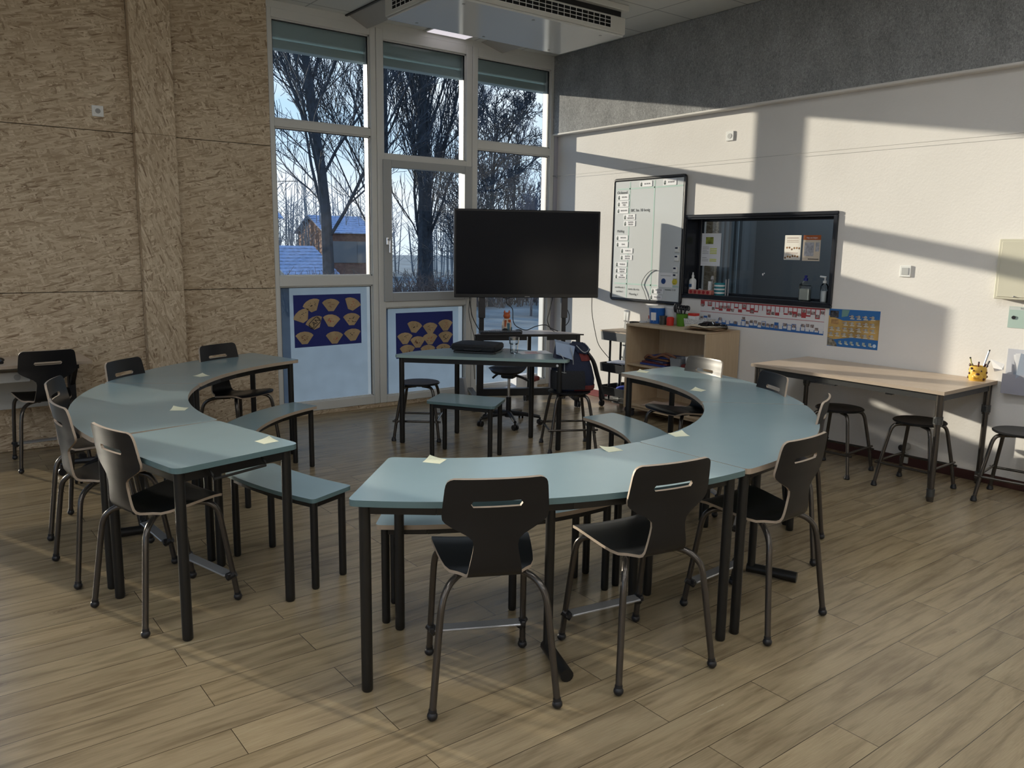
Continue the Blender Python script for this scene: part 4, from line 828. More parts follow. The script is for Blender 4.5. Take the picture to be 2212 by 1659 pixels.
# cables
CAB = mat('black_cable', (.008, .008, .008), .5)
def cable(label, pts, r=.0045): m = MB(); m.tube(smooth_path(pts, 6), r, 6); return tag(m.build('cable', CAB, None, smooth=True), label, 'cable')
cable('long black cable falling from the right edge of the screen to the trolley', [tv(1.265, .19, 1.105), tv(1.27, .19, .95), tv(1.30, .15, .75), tv(1.33, .1, .62), tv(1.42, .05, .5), tv(1.50, .0, .40), tv(1.56, -.03, .33)], .004)
cable('black cable drooping in a bow below the middle of the screen', [tv(.385, .25, 1.105), tv(.39, .25, 1.04), tv(.45, .25, .98), tv(.46, .25, .86), tv(.50, .26, .80), tv(.60, .27, .762), tv(.70, .27, .80), tv(.80, .27, .815), tv(.86, .25, .78), tv(.93, .24, .752)])
cable('small cable loop peeking under the screen centre', [tv(.34, .25, 1.11), tv(.365, .25, 1.09), tv(.405, .25, 1.085), tv(.44, .25, 1.11)])
cable('twisted black cables left of the right stand column', [tv(.87, .25, 1.11), tv(.85, .25, 1.02), tv(.83, .25, .93), tv(.815, .25, .87), tv(.83, .25, .82), tv(.85, .24, .775), tv(.88, .2, .753)])
cable('black cable arcing to the right of the right stand column', [tv(1.01, .25, 1.1), tv(1.015, .25, 1.0), tv(1.045, .25, .92), tv(1.04, .25, .85), tv(1.0, .25, .80)])
cable('pair of thin cables hanging left of the left stand column', [tv(.01, .22, 1.11), tv(.02, .22, 1.0), tv(.04, .22, .9), tv(.09, .22, .80), tv(.12, .22, .76)])
cable('thin cable at the left end of the screen desk', [tv(.015, .22, 1.11), tv(.0, .2, .95), tv(.02, .1, .80), tv(.035, .02, .70), tv(.03, .02, .5), tv(.04, .02, .3)], .0035)
# desk in front of the stand
t = thing('screen_desk', 'narrow trapezoid desk with dark frame standing before the screen stand, keyboard on it', 'desk', tv(.58, .2, 0))
dk = [tv(.03, -.02, 0)[:2], tv(1.135, -.02, 0)[:2], tv(.90, .34, 0)[:2], tv(.30, .50, 0)[:2]]
m = MB(); m.prism(dk, .737, .75, 0, 1); m.build('desk_top', [mat('pale_grey_laminate', (.46, .42, .42), .4), BLACK], t)
ip = [tv(.075, .015, 0)[:2], tv(1.085, .015, 0)[:2], tv(.86, .30, 0)[:2], tv(.66, .40, 0)[:2]]
m = MB(); m.box(tv(.30, .02, .712), (.52, .02, .05), rz=RZ); m.box(tv(.93, .02, .712), (.33, .02, .05), rz=RZ); m.box(tv(.58, .015, .73), (1.0, .02, .014), rz=RZ); m.build('under_frame', BLACK, t)
for i, p in enumerate(ip[:2] + ip[3:]): m = MB(); m.box((*p, .37), (.036, .036, .73), rz=RZ); m.build('leg', BLACK, t)
# keyboard, mouse things and figurine
t = thing('keyboard', 'black computer keyboard with lit pale key tops on the screen desk', 'keyboard', tv(.26, .06, .75))
m = MB(); m.box(tv(.30, .06, .760), (.42, .135, .018), rz=RZ, ch=.004); m.build('keyboard_body', BLACK, t)
m = MB()
for r_ in range(5):
    for k in range(19):
        if r_ == 0 and 4 <= k <= 8: continue
        m.box(tv(.30 - .19 + k * .0211, .06 - .048 + r_ * .024, .772), (.017, .018, .008), rz=RZ)
m.build('keys', mat('grey_keys', (.10, .11, .13), .25), t)
m = MB(); m.ball(tv(.375, .17, .755), .055, 14, 8, (1, .7, .75)); m.ball(tv(.50, .16, .757), .045, 14, 8, (1, .8, .6)); tag(m.build('computer_mouse', BLACK, None, smooth=True), 'black mouse half hidden behind the keyboard', 'mouse')
t = thing('figurine', 'small painted red-haired figurine standing behind the keyboard', 'figurine', tv(.40, .22, .75))
p = Vector(tv(.385, .20, .75)); RF = mat('orange_red_paint', (.45, .10, .03), .5); WF = mat('cream_paint', (.62, .52, .42), .5); BF = mat('teal_paint', (.07, .18, .25), .5)
m = MB(); m.lathe(p, [(.045, .0), (.048, .02), (.05, .06), (.046, .10), (.034, .13), (.02, .14), (0, .142)], 16); m.build('body', WF, t, smooth=True)
m = MB(); m.ball(p + Vector((0, 0, .165)), .036, 16, 10); m.lathe(p + Vector((-.02, .01, .19)), [(.012, 0), (.008, .02), (0, .035)], 8); m.lathe(p + Vector((.022, -.01, .19)), [(.012, 0), (.008, .02), (0, .035)], 8); m.build('head', RF, t, smooth=True)
m = MB(); m.box(p + Vector((-.01, -.042, .06)), (.03, .02, .07), ch=.005); m.box(p + Vector((.025, -.035, .03)), (.03, .02, .05), ch=.005); m.build('front_patch', BF, t)
m = MB(); m.box(p + Vector((-.035, -.025, .09)), (.02, .02, .07), ch=.005); m.box(p + Vector((.005, -.04, .115)), (.03, .015, .03), ch=.004); m.build('red_detail', RF, t)
m = MB(); m.box((4.44, 6.60, .16), (.05, .09, .30), rz=.5, ch=.006, rot=rotm(-.18, 0, .5)); tag(m.build('metal_wedge', mat('grey_steel', (.28, .30, .33), .4, .5), None), 'grey metal wedge leaning at the foot of the left desk leg by the window', 'wedge')
m = MB(); m.box((5.55, 7.02, .10), (.30, .12, .20), ch=.01); m.box((5.30, 7.0, .04), (.25, .1, .06), rz=.3, ch=.008); tag(m.build('papers_stack', PAPER, None), 'white papers lying low at the foot of the right window behind the stand', 'papers')
bpy.data.objects['papers_stack'].name = 'paper_sheaf'
m = MB(); m.box((5.60, 6.93, .155), (.16, .10, .05), rz=.4, ch=.01); tag(m.build('red_pouch', mat('dark_red_canvas', (.13, .02, .02)), None), 'dark red pouch behind the stand near the wall corner', 'pouch')

# ---------------------------------------------------------------- birch cabinet
cx0, cx1, cy0, cy1, cz0, cz1 = 5.56, XW - .02, 4.505, 5.47, .085, .894
t = thing('open_cabinet', 'birch open shelf cabinet on casters against the right wall, clutter on top', 'cabinet', ((cx0 + cx1) / 2, (cy0 + cy1) / 2, 0))
m = MB(); m.bx(cx0, cx1, cy0, cy0 + .018, cz0, cz1 - .018); m.bx(cx0, cx1, cy1 - .018, cy1, cz0, cz1 - .018); m.bx(cx0 + .002, cx1, cy0 + .018, cy1 - .018, cz0 + .03, cz0 + .05); m.bx(cx0 + .02, cx1, cy0 + .018, cy1 - .018, cz0, cz0 + .03)
m.bx(cx1 - .01, cx1, cy0 + .018, cy1 - .018, cz0 + .05, cz1 - .018); m.build('carcass', BIRCH, t)
m = MB(); m.bx(cx0 - .003, cx1, cy0 - .002, cy1 + .002, cz1 - .018, cz1, ch=.002); m.build('top_panel', BIRCH, t)
m = MB(); m.bx(cx0 + .01, cx1 - .01, cy0 + .018, cy1 - .018, .50, .518); m.build('shelf', BIRCH, t)
for y in (cy0 + .06, cy1 - .06):
    for x in (cx0 + .05, cx1 - .06): m = MB(); m.tube([(x, y - .012, .033), (x, y + .012, .033)], .033, 18); m.box((x + .01, y, .07), (.04, .034, .03), ch=.004); m.build('caster', mat('grey_black_rubber', (.045, .045, .05)), t, smooth=True)
def cyl_obj(name, label, cat, c, prof, mt, group=None, n=24, sx=1, sy=1): m = MB(); m.lathe(c, prof, n, sx=sx, sy=sy); return tag(m.build(name, mt, None, smooth=True), label, cat, group)
zt = .894
BLUE = mat('bright_blue_plastic', (.02, .12, .42), .4); GREEN = mat('green_plastic', (.07, .20, .01), .4); REDP = mat('red_plastic', (.55, .03, .02), .4)
WP = mat('translucent_white_plastic', (.62, .64, .66), .35)
t = thing('blue_tub', 'blue tub with white label and raised lid on the cabinet top', 'tub', (5.86, 5.36, zt))
m = MB(); m.lathe((5.86, 5.36, zt), [(.066, 0), (.078, .135), (.08, .14), (.08, .15), (0, .15)], 24); m.build('tub_body', BLUE, t, smooth=True)
m = MB(); m.lathe((5.86, 5.36, zt + .15), [(.084, 0), (.084, .018), (.03, .022), (0, .022)], 24); m.build('tub_lid', WHITE, t, smooth=True)
m = MB(); m.tube([(5.785, 5.33, zt + .02), (5.776, 5.33, zt + .10)], .001, 4); m.box((5.785, 5.335, zt + .07), (.004, .05, .075), rot=rotm(0, -.08, .35)); m.build('tub_label', PAPER, t)
cyl_obj('white_tub', 'translucent white tub with red print behind the green cup on the cabinet', 'tub', (5.93, 5.22, zt), [(.065, 0), (.078, .15), (.083, .152), (.083, .17), (0, .172)], WP)
cyl_obj('clear_container', 'clear plastic container between the red-lidded box and the blue tub', 'container', (5.97, 5.47 - .07, zt), [(.06, 0), (.07, .14), (.0, .14)], CLEAR, n=6)
cyl_obj('small_jar', 'small jar with black lid beside the blue tub', 'jar', (5.80, 5.225, zt), [(.034, 0), (.034, .06), (.037, .062), (.037, .085), (0, .085)], mat('brown_glass', (.05, .05, .045), .2))
cyl_obj('red_jar', 'small bright red jar between the black-lidded jar and the green cup', 'jar', (5.80, 5.135, zt), [(.034, 0), (.036, .07), (.026, .08), (0, .08)], REDP)
t = thing('scissors_cup', 'green cup holding black-handled scissors on the cabinet', 'cup', (5.84, 5.03, zt))
m = MB(); m.lathe((5.84, 5.03, zt), [(.045, 0), (.055, .115), (.051, .115), (.042, .006), (0, .006)], 22); m.build('cup_body', GREEN, t, smooth=True)
R = random.Random(3)
for i in range(5):
    dx, dy = R.uniform(-.02, .02), (-.035 + i * .017); m = MB(); b0 = Vector((5.84 + dx, 5.03 + dy * .5, zt + .03)); d = Vector((dx * .8, dy * 1.1, .12)); p = b0 + d; m.tube([b0, p], .005, 6)
    for s in (-1, 1):
        cc = p + Vector((0, .016 * s + dy * .5, .022)); m.tube([cc + Vector((0, .014 * math.cos(k * PI / 5), .020 * math.sin(k * PI / 5))) for k in range(11)], .0055, 6, cap=False)
    tag(m.build('scissors', BLACK, None, smooth=True), ['leftmost', 'second', 'middle', 'fourth', 'rightmost'][::-1][i] + ' black-handled scissors standing in the green cup', 'scissors', None, None)['group'] = 'scissors in the green cup'
m = MB(); m.ball((5.83, 5.105, zt + .165), .022, 12, 8, (.5, 1, 2.0)); m.tube([(5.83, 5.07, zt + .09), (5.83, 5.10, zt + .15)], .006, 6); tag(m.build('brush', BLACK, None, smooth=True), 'black rounded brush leaning left out of the green cup', 'brush')
t = thing('wicker_basket', 'low white woven basket on the cabinet, right of the green cup', 'basket', (5.88, 4.86, zt))
m = MB(); P = fillet([(5.82, 4.75), (5.97, 4.75), (5.97, 4.985), (5.82, 4.985)], .02); Q = fillet([(5.81, 4.74), (5.98, 4.74), (5.98, 4.995), (5.81, 4.995)], .02); k = len(P)
m.add([(x, y, zt) for x, y in P] + [(x, y, zt + .078) for x, y in Q], [tuple(range(k - 1, -1, -1))] + [(i, (i + 1) % k, k + (i + 1) % k, k + i) for i in range(k)]); o = m.build('basket_body', mat('white_wicker', (.55, .55, .54), .7, noise=(90, .35)), t, fix=False)
md = o.modifiers.new('Solidify', 'SOLIDIFY'); md.thickness = .005
m = MB(); m.bx(5.86, 5.93, 4.90, 4.975, zt + .005, zt + .12, ch=.004, mi=0); m.bx(5.858, 5.932, 4.898, 4.977, zt + .10, zt + .125, ch=.003, mi=1); tag(m.build('red_carton', [PAPER, REDP], None), 'small white and red carton standing in the white basket', 'box')
m = MB(); m.box((5.83, 4.70, zt + .035), (.10, .12, .07), rz=.3, ch=.018); m.tube([(5.79, 4.70, zt + .04), (5.74, 4.69, zt + .035)], .032, 18); m.ball((5.86, 4.62, zt + .03), .045, 12, 8, (1, 1.2, .7)); m.ball((5.80, 4.77, zt + .022), .03, 12, 8); m.ball((5.87, 4.56, zt + .025), .03, 12, 8)
tag(m.build('camera', mat('black_glossy', (.008, .008, .010), .15), None, smooth=True), 'black camera bundle on the cabinet between the basket and the brown papers', 'camera')
KR = mat('kraft_paper', (.45, .30, .17), .8)
R = random.Random(9)
for i in range(4):
    m = MB(); sheet(m, (5.77 + .02 * R.uniform(-1, 1), 4.635 + .02 * i), .26, .30, R.uniform(-.3, .3), zt + .006 + .009 * i, .014 if i % 2 else .006); tag(m.build('kraft_sheet', KR if i < 3 else mat('pale_kraft', (.60, .50, .36), .8), None, fix=False), ['bottom', 'second', 'third', 'topmost pale'][i] + ' brown paper of the pile at the cabinet corner', 'paper', 'brown papers on the cabinet')
m = MB(); m.bx(5.72, 5.80, 5.42, 5.52 - .06, zt, zt + .02, ch=.004, mi=0); m.lathe((5.90, 5.50 - .06, zt), [(.0, 0), (.058, 0), (.062, .035), (.0, .035)], 20, mi=0); m.lathe((5.90, 5.50 - .06, zt + .035), [(.0, 0), (.05, 0), (.052, .03), (0, .03)], 20, mi=1)
tag(m.build('lidded_box', [WP, REDP], None), 'clear box with red lid at the window end of the cabinet', 'box')
# inside the cabinet
BK = [mat('book_blue', (.03, .05, .22), .5), mat('book_orange', (.20, .09, .03), .5), mat('book_navy', (.02, .025, .08), .5), mat('book_red', (.12, .03, .03), .5)]
for i in range(5):
    m = MB(); m.box((5.72 + .01 * i, 5.17 - .012 * i, .518 + .010 + .018 * i), (.22, .30, .016), rz=R.uniform(-.25, .25), ch=.002, mi=0); tag(m.build('booklet', [BK[(i * 3) % 4]], None), ['lowest dark blue', 'second', 'middle', 'fourth', 'top'][i] + ' booklet in the pile on the cabinet shelf', 'book', 'booklets on the cabinet shelf')
m = MB(); m.tube(smooth_path([(5.62, 5.27, .58), (5.62, 5.22, .615), (5.63, 5.15, .60), (5.64, 5.07, .63), (5.66, 4.98, .60)], 4), .012, 6); m.tube(smooth_path([(5.66, 5.15, .60), (5.67, 5.05, .64), (5.69, 4.95, .61)], 4), .014, 6); tag(m.build('ribbon_bundle', mat('orange_brown_cloth', (.16, .07, .04), .8), None, smooth=True), 'orange brown ribbon bundle on the booklets in the cabinet', 'ribbon')
def open_box(name, label, cat, x0, x1, y0, y1, z, h, mt, grp=None, tap=.01):
    m = MB(); P = fillet([(x0 + tap, y0 + tap), (x1 - tap, y0 + tap), (x1 - tap, y1 - tap), (x0 + tap, y1 - tap)], .015, 3); Q = fillet([(x0, y0), (x1, y0), (x1, y1), (x0, y1)], .018, 3); k = len(P)
    def ring(pp, zz, s=1):
        c = Vector(((x0 + x1) / 2, (y0 + y1) / 2)); return [(*(c + (Vector(p) - c) * s), zz) for p in pp]
    vs = ring(P, z) + ring(Q, z + h) + ring(Q, z + h, .95) + ring(P, z + .006, .95); fs = [tuple(range(k - 1, -1, -1)), tuple(range(3 * k, 4 * k))]
    for a in range(3): fs += [(a * k + i, a * k + (i + 1) % k, (a + 1) * k + (i + 1) % k, (a + 1) * k + i) for i in range(k)]
    m.add(vs, fs); return tag(m.build(name, mt, None), label, cat, grp)
open_box('grey_tray', 'small grey plastic tray on the cabinet shelf right of the booklets', 'tray', 5.62, 5.80, 4.84, 4.97, .518, .10, mat('grey_plastic_box', (.20, .21, .23), .4))
open_box('perforated_basket', 'white perforated basket on the cabinet shelf behind the bright chair', 'basket', 5.60, 5.90, 4.54, 4.77, .518, .135, mat('white_basket_plastic', (.55, .55, .55), .5))
m = MB(); m.box((5.72, 4.81, .55), (.2, .06, .05), rz=.1, ch=.01); tag(m.build('red_pouch', mat('dark_red_canvas', (.13, .02, .02)), None), 'dark red pouch on the cabinet shelf between tray and basket', 'pouch')
for i, (x, y, a) in enumerate(((5.70, 5.10, .2), (5.74, 5.02, -.15), (5.72, 4.80, .35))):
    m = MB(); sheet(m, (x, y), .24, .32, a, cz0 + .055 + .006 * i, .01); tag(m.build('paper_sheet', mat('peach_paper', (.60, .48, .40), .8), None, fix=False), ['peach paper lying left on the cabinet floor', 'peach paper overlapping another on the cabinet floor', 'curled peach paper at the right on the cabinet floor'][i], 'paper', 'loose papers on the cabinet floor')
# ---------------------------------------------------------------- trolley
t = thing('utility_trolley', 'black three-tray trolley on wheels between the stand and the birch cabinet', 'trolley', (5.84, 5.74, 0))
tx0, tx1, ty0, ty1 = 5.67, 6.02, 5.52, 5.95; TB = mat('black_trolley_metal', (.02, .022, .026), .35, .3); TG = mat('grey_trolley_front', (.13, .14, .15), .4, .2)
for i, (z, h) in enumerate(((.69, .085), (.37, .085), (.135, .085))):
    m = MB(); P = fillet([(tx0, ty0), (tx1, ty0), (tx1, ty1), (tx0, ty1)], .03, 4); k = len(P); c_ = Vector(((tx0 + tx1) / 2, (ty0 + ty1) / 2)); sc = lambda s, z_: [(*(c_ + (Vector(p) - c_) * s), z_) for p in P]
    vs = sc(.97, z) + sc(1, z + h) + sc(.975, z + h) + sc(.95, z + .006); fs = [tuple(range(k - 1, -1, -1)), tuple(range(3 * k, 4 * k))]
    for a in range(3): fs += [(a * k + j, a * k + (j + 1) % k, (a + 1) * k + (j + 1) % k, (a + 1) * k + j) for j in range(k)]
    m.add(vs, fs); m.build('tray', TG if i == 0 else TB, t)
m = MB(); m.prism(fillet([(tx0 - .003, ty0 - .003), (tx1 + .003, ty0 - .003), (tx1 + .003, ty1 + .003), (tx0 - .003, ty1 + .003)], .03, 4), .775, .787); m.build('wooden_lid', BEECH, t)
for x in (tx0 + .10, tx1 - .10):
    for y in (ty0 + .01, ty1 - .055): m = MB(); m.tube([(x, y, .06), (x, y, .77)], .012, 10); m.build('post', TB, t)
m = MB(); m.bx(tx0 + .02, tx1 - .02, ty0 + .01, ty1 - .01, .075, .088); m.build('wheel_frame', TB, t)
for x in (tx0 + .03, tx1 - .03):
    for y in (ty0 + .03, ty1 - .03): m = MB(); m.tube([(x, y - .01, .033), (x, y + .01, .033)], .033, 18); m.tube([(x, y, .05), (x, y, .09)], .008, 8); m.build('caster', BLACK, t, smooth=True)
m = MB(); m.box((5.82, 5.73, .463), (.20, .30, .012), rz=.15, ch=.002); tag(m.build('paper_sheaf', mat('pale_blue_paper', (.50, .56, .72), .7), None), 'pale blue papers in the middle trolley tray', 'papers')
m = MB(); m.ball((5.82, 5.68, .19), .11, 16, 8, (1, 1.2, .42)); tag(m.build('blue_cloth', mat('blue_cloth', (.015, .04, .30), .7), None, smooth=True), 'bright blue cloth in the bottom trolley tray', 'cloth')
cyl_obj('mesh_cup', 'black mesh cup on the trolley next to the cabinet', 'cup', (5.76, 5.56, .787), [(.042, 0), (.05, .11), (.047, .11), (.039, .005), (0, .005)], mat('black_mesh', (.03, .03, .03), .5, noise=(120, .95)))
t = thing('folding_rule', 'white folded plastic stand with holes leaning behind the trolley', 'folding stand', (5.97, 5.93, 0))
for k_, (dy, tilt) in enumerate(((0, .10), (-.06, -.10))):
    m = MB(); m.box((5.955, 5.90 + dy, .50), (.025, .05, .96), rot=rotm(tilt, .03, 0), ch=.006); o = m.build('side_bar', WHITE, t)
    m = MB()
    for i in range(7): z = .12 + i * .125; m.tube([(5.938 - .03 * (z - .5) * 0, 5.90 + dy - tilt * (z - .5), z), (5.945, 5.90 + dy - tilt * (z - .5), z)], .008, 10)
    m.build('hole_plug', mat('grey_plastic', (.3, .3, .3)), o)
m = MB(); m.box((5.80, 5.80, .065), (.06, .10, .05), rz=.2, ch=.01, mi=0); m.bx(5.86, 5.9, 5.62, 5.78, .04, .055, mi=0); m.tube([(5.76, 5.80, .07), (5.755, 5.80, .07)], .012, 10, mi=1); tag(m.build('white_adapter', [WHITE, BLACK], None), 'white power adapter lying under the trolley by the red baseboard', 'adapter')

# ---------------------------------------------------------------- whiteboard with cards
def RB(m, y0, y1, z0, z1, x, t_, ch=0, mi=0): m.bx(x - t_, x, y0 * 1.0017, y1 * 1.0017, 1.6 + (z0 - 1.6) * 1.0017, 1.6 + (z1 - 1.6) * 1.0017, ch=ch, mi=mi)
t = thing('whiteboard', 'tall whiteboard in a black frame with magnetic word cards and faint green lines', 'whiteboard', (XW, 5.70, 1.09))
m = MB(); RB(m, 5.225, 6.13, 1.10, 2.27, XW - .018, .012); m.build('writing_surface', mat('whiteboard_enamel', (.60, .625, .635), .22, spec=.6), t)
m = MB(); P = fillet([(5.205, 1.082), (6.148, 1.082), (6.148, 2.287), (5.205, 2.287)], .03, 4)
pts = [(XW - .022, y * 1.0017, 1.6 + (z - 1.6) * 1.0017) for y, z in P]; m.tube(pts + pts[:1], .016, 8, cap=False); RB(m, 5.21, 6.14, 1.09, 2.28, XW - .004, .014); m.build('frame', BLACK, t, smooth=True)
XB = XW - .0305
def YZ(y, z): return y * 1.0017, 1.6 + (z - 1.6) * 1.0017
m = MB()
for (y0, y1, z) in ((6.10, 5.23, 2.195), (6.10, 5.23, 1.246)): RB(m, y1, y0, z - .007, z + .007, XB, .0006)
for y in (5.922, 5.589): RB(m, y - .007, y + .007, 1.105, 2.26, XB, .0006)
m.build('green_line', mat('pale_green_marker', (.36, .52, .48), .6), t)
INK = mat('grey_ink', (.10, .11, .12), .7); INK2 = mat('black_ink', (.02, .02, .025), .7)
def wtext(s, y, z, size, par, m_=INK, x=None, sx=1): yy, zz = YZ(y, z); return lettering(s, size, on_right(yy, zz, (x or XB) - .0012), m_, par, sx=sx)
for s, y, z, sz in (('Ochtend', 6.03, 2.16, .04), ('Middag', 6.035, 1.775, .035), ('BIC les 10 bezig', 5.77, 1.98, .04), ('wereldkunde 1', 6.02, 1.205, .024), ('taal blok 5', 6.02, 1.163, .024), ('toets do mia', 5.82, 1.195, .03), ('Maandag 1', 5.82, 1.145, .03), ('buitenles 13:10', 5.33, 1.212, .022)): wtext(s, y, z, sz, t)
PLC = mat('plant_pot_ink', (.03, .06, .055), .7); CARD = mat('white_card', (.70, .71, .74), .5)
cards = [(5.788, 5.622, 2.26, 2.205, 'DE KLAS', 'top row, left of two'), (5.479, 5.312, 2.265, 2.203, 'IN GROEP', 'top row, right of two'), (6.093, 5.933, 2.143, 2.087, 'SPELLING', 'under the first handwritten heading'), (6.093, 5.931, 2.077, 2.019, 'TAALLES\nMIJN', 'second below the first heading'),
         (6.095, 5.933, 2.010, 1.953, 'REKENEN', 'beside the handwritten line'), (5.998, 5.834, 1.944, 1.888, 'STOER\nREKENEN', 'upper of the two indented cards'), (5.993, 5.83, 1.880, 1.825, 'BUITEN\nSPELEN', 'lower of the two indented cards'),
         (6.095, 5.925, 1.734, 1.685, 'SPELLEN', 'first below the second heading'), (6.091, 5.921, 1.668, 1.618, 'TAAL', 'with green plant, second below the second heading'), (6.022, 5.852, 1.605, 1.554, 'LUNCH', 'first indented card below the second heading'), (6.024, 5.855, 1.537, 1.487, 'BUITEN\nSPELEN', 'with two lines, lower indented card'),
         (6.091, 5.925, 1.463, 1.42, 'MUZIEKLES', 'third from the bottom at the left edge'), (6.091, 5.93, 1.401, 1.356, 'SPELLEN\nKIJKEN', 'second from the bottom at the left edge'), (6.094, 5.929, 1.343, 1.295, 'TAAL\nREKENEN', 'lowest at the left edge'),
         (5.576, 5.413, 1.217, 1.166, 'KLEUTER\nGYM', 'in the shaded bottom field'), (5.593, 5.43, 1.152, 1.112, 'TEKENEN', 'at the bottom edge of the board')]
for y0, y1, z0, z1, s, wh in cards:
    c = thing('magnetic_card', 'white word card on the whiteboard, ' + wh, 'magnetic card', (XB, (y0 + y1) / 2 * 1.0017, z0), 0, 'white word cards on the whiteboard')
    m = MB(); P = fillet([(y1, z1), (y0, z1), (y0, z0), (y1, z0)], .006, 3); m.plate([YZ(*p) for p in P], lambda u, v, w: (XB - .0005 - w, u, v), .003, 0, 0); m.build('card', CARD, c)
    m = MB(); yy, zz = YZ(y0 - .022, (z0 + z1) / 2); m.plate([(yy - .010, zz - .022), (yy + .010, zz - .022), (yy + .013, zz - .002), (yy - .013, zz - .002)], lambda u, v, w: (XB - .0036 - w, u, v), .0006); m.plate([(yy - .012, zz), (yy + .012, zz), (yy + .010, zz + .010), (yy + .004, zz + .006), (yy + .002, zz + .024), (yy - .004, zz + .008), (yy - .011, zz + .014)], lambda u, v, w: (XB - .0036 - w, u, v), .0006); m.build('plant_picture', PLC, c)
    lines = s.split('\n')
    for k, l in enumerate(lines): wtext(l, (y0 + y1) / 2 - .018, (z0 + z1) / 2 + (.011 - .022 * k if len(lines) > 1 else 0), .021, c, mat('faded_ink', (.25, .24, .27), .7), XB - .0035, min(1, .10 / (len(l) * .0145)))
DARKD = mat('dark_display', (.01, .015, .05), .2)
for i, (y0, y1, z0, z1) in enumerate(((5.286, 5.233, 1.627, 1.574), (5.286, 5.234, 1.547, 1.491), (5.297, 5.246, 1.435, 1.383), (5.296, 5.245, 1.370, 1.322))):
    c = thing('kitchen_timer', ['topmost', 'second', 'third', 'lowest'][i] + ' of the small white magnetic timers at the right edge of the whiteboard', 'timer', (XB, y0, z1), 0, 'white timers on the whiteboard')
    m = MB(); RB(m, y1, y0, z1, z0, XB - .0005, .016, ch=.003); m.build('timer_body', WHITE, c); m = MB(); RB(m, y1 + .014, y0 - .006, z0 - .022, z0 - .006, XB - .0165, .0008); m.build('timer_display', DARKD, c)
c = thing('smiley_magnet', 'round yellow smiling magnet below the timers on the whiteboard', 'magnet', (XB, 5.29, 1.27)); yy, zz = YZ(5.276, 1.291)
m = MB(); m.tube([(XB - .0005, yy, zz), (XB - .010, yy, zz)], .028, 20); m.build('magnet_disc', mat('yellow_plastic', (.65, .55, .05), .4), c)
m = MB(); m.tube([(XB - .012, yy + .015 * math.cos(a), zz + .015 * math.sin(a)) for a in [PI * (1.15 + .1 * k) for k in range(8)]], .0018, 5); m.ball((XB - .011, yy - .009, zz + .008), .003, 8, 6); m.ball((XB - .011, yy + .009, zz + .008), .003, 8, 6); m.build('face', INK2, c)
c = thing('notice_sheet', 'white sheet with a dark blue dot, bottom right on the whiteboard', 'paper', (XB, 5.40, 1.23))
m = MB(); RB(m, 5.305, 5.499, 1.236, 1.375, XB - .0005, .001); m.build('paper', PAPER, c)
m = MB(); yy, zz = YZ(5.42, 1.293); m.tube([(XB - .0016, yy, zz), (XB - .006, yy, zz)], .027, 22); m.build('blue_magnet', mat('dark_blue', (.02, .06, .22), .5), c)
m = MB(); RB(m, 5.33, 5.46, 1.345, 1.348, XB - .0017, .0005); m.build('printed_line', INK, c)
m = MB(); yy = lambda a, z: (XB - .012, a * 1.0017, 1.6 + (z - 1.6) * 1.0017)
m.tube(smooth_path([yy(5.50, 1.395), yy(5.58, 1.39), yy(5.66, 1.33), yy(5.70, 1.25), yy(5.66, 1.18), yy(5.62, 1.10)], 5), .004, 6); tag(m.build('looped_cord', mat('grey_cord', (.22, .23, .24), .5), None, smooth=True), 'thin grey cord looping over the lower whiteboard', 'cord')
m = MB(); RB(m, 5.66, 5.50, 1.02, 1.075, XW - .002, .004); m.build('x', PAPER, None); o = bpy.data.objects['x']; o.name = 'paper_strip'; tag(o, 'white curled paper strip just below the whiteboard', 'paper')

# ---------------------------------------------------------------- posters
def poster_place(): pass
t = thing('timeline_poster', 'long red, white and blue picture timeline below the interior window', 'poster', (XW, 4.33, .9))
ya, yb, za, zc = 4.972, 3.69, 1.142, .921
m = MB(); RB(m, yb, ya, .921, 1.142, XW - .0005, .0012); m.build('sheet', mat('poster_white', (.66, .65, .66), .6), t)
RR = random.Random(12); red = MB(); blu = MB(); wh = MB(); pic = MB(); n = 30; w = (ya - yb) / n
RP = mat('poster_red', (.36, .045, .05), .6); BP_ = mat('poster_blue', (.03, .12, .36), .6)
def q_(m, y0, y1, z0, z1, k): RB(m, y1, y0, z0, z1, XW - .0017 - .0004 * k, .0004)
for i in range(n):
    y0, y1 = ya - i * w, ya - (i + 1) * w; h = RR.choice((.055, .075, .088, .06)) if i > 3 else .055
    q_(red, y0, y1, 1.140 - h, 1.140, 0); q_(blu, y0, y1, .923, .923 + RR.choice((.045, .06, .07, .035)), 0)
    if i > 0:
        q_(wh, y0 - .005, y1 + .003, 1.128 - RR.choice((.03, .05)), 1.128, 1); k = RR.uniform(.93, .95); q_(wh, y0 - .004, y1 + .004, k, k + RR.choice((.025, .04)), 1)
    if RR.random() < .6: zz = RR.uniform(1.05, 1.10); q_(pic, y0 - .006, y1 + .004, zz, zz + .026, 2)
    if RR.random() < .6: zz = RR.uniform(.94, .99); q_(pic, y0 - .006, y1 + .004, zz, zz + .026, 2)
q_(red, ya, yb, 1.030, 1.034, 0)
red.build('red_band', RP, t); blu.build('blue_band', BP_, t); wh.build('text_field', mat('poster_text', (.62, .62, .64), .6), t); pic.build('picture_field', mat('poster_picture', (.24, .19, .18), .6, noise=(60, .9)), t)
wtext('De geschiedenis van Nederland', 4.87, 1.132, .013, t, mat('pale_red', (.7, .3, .3), .7), XW - .002)
t = thing('coin_poster', 'blue and sandy yellow poster of coins and flags on the right wall', 'poster', (XW, 3.44, .84))
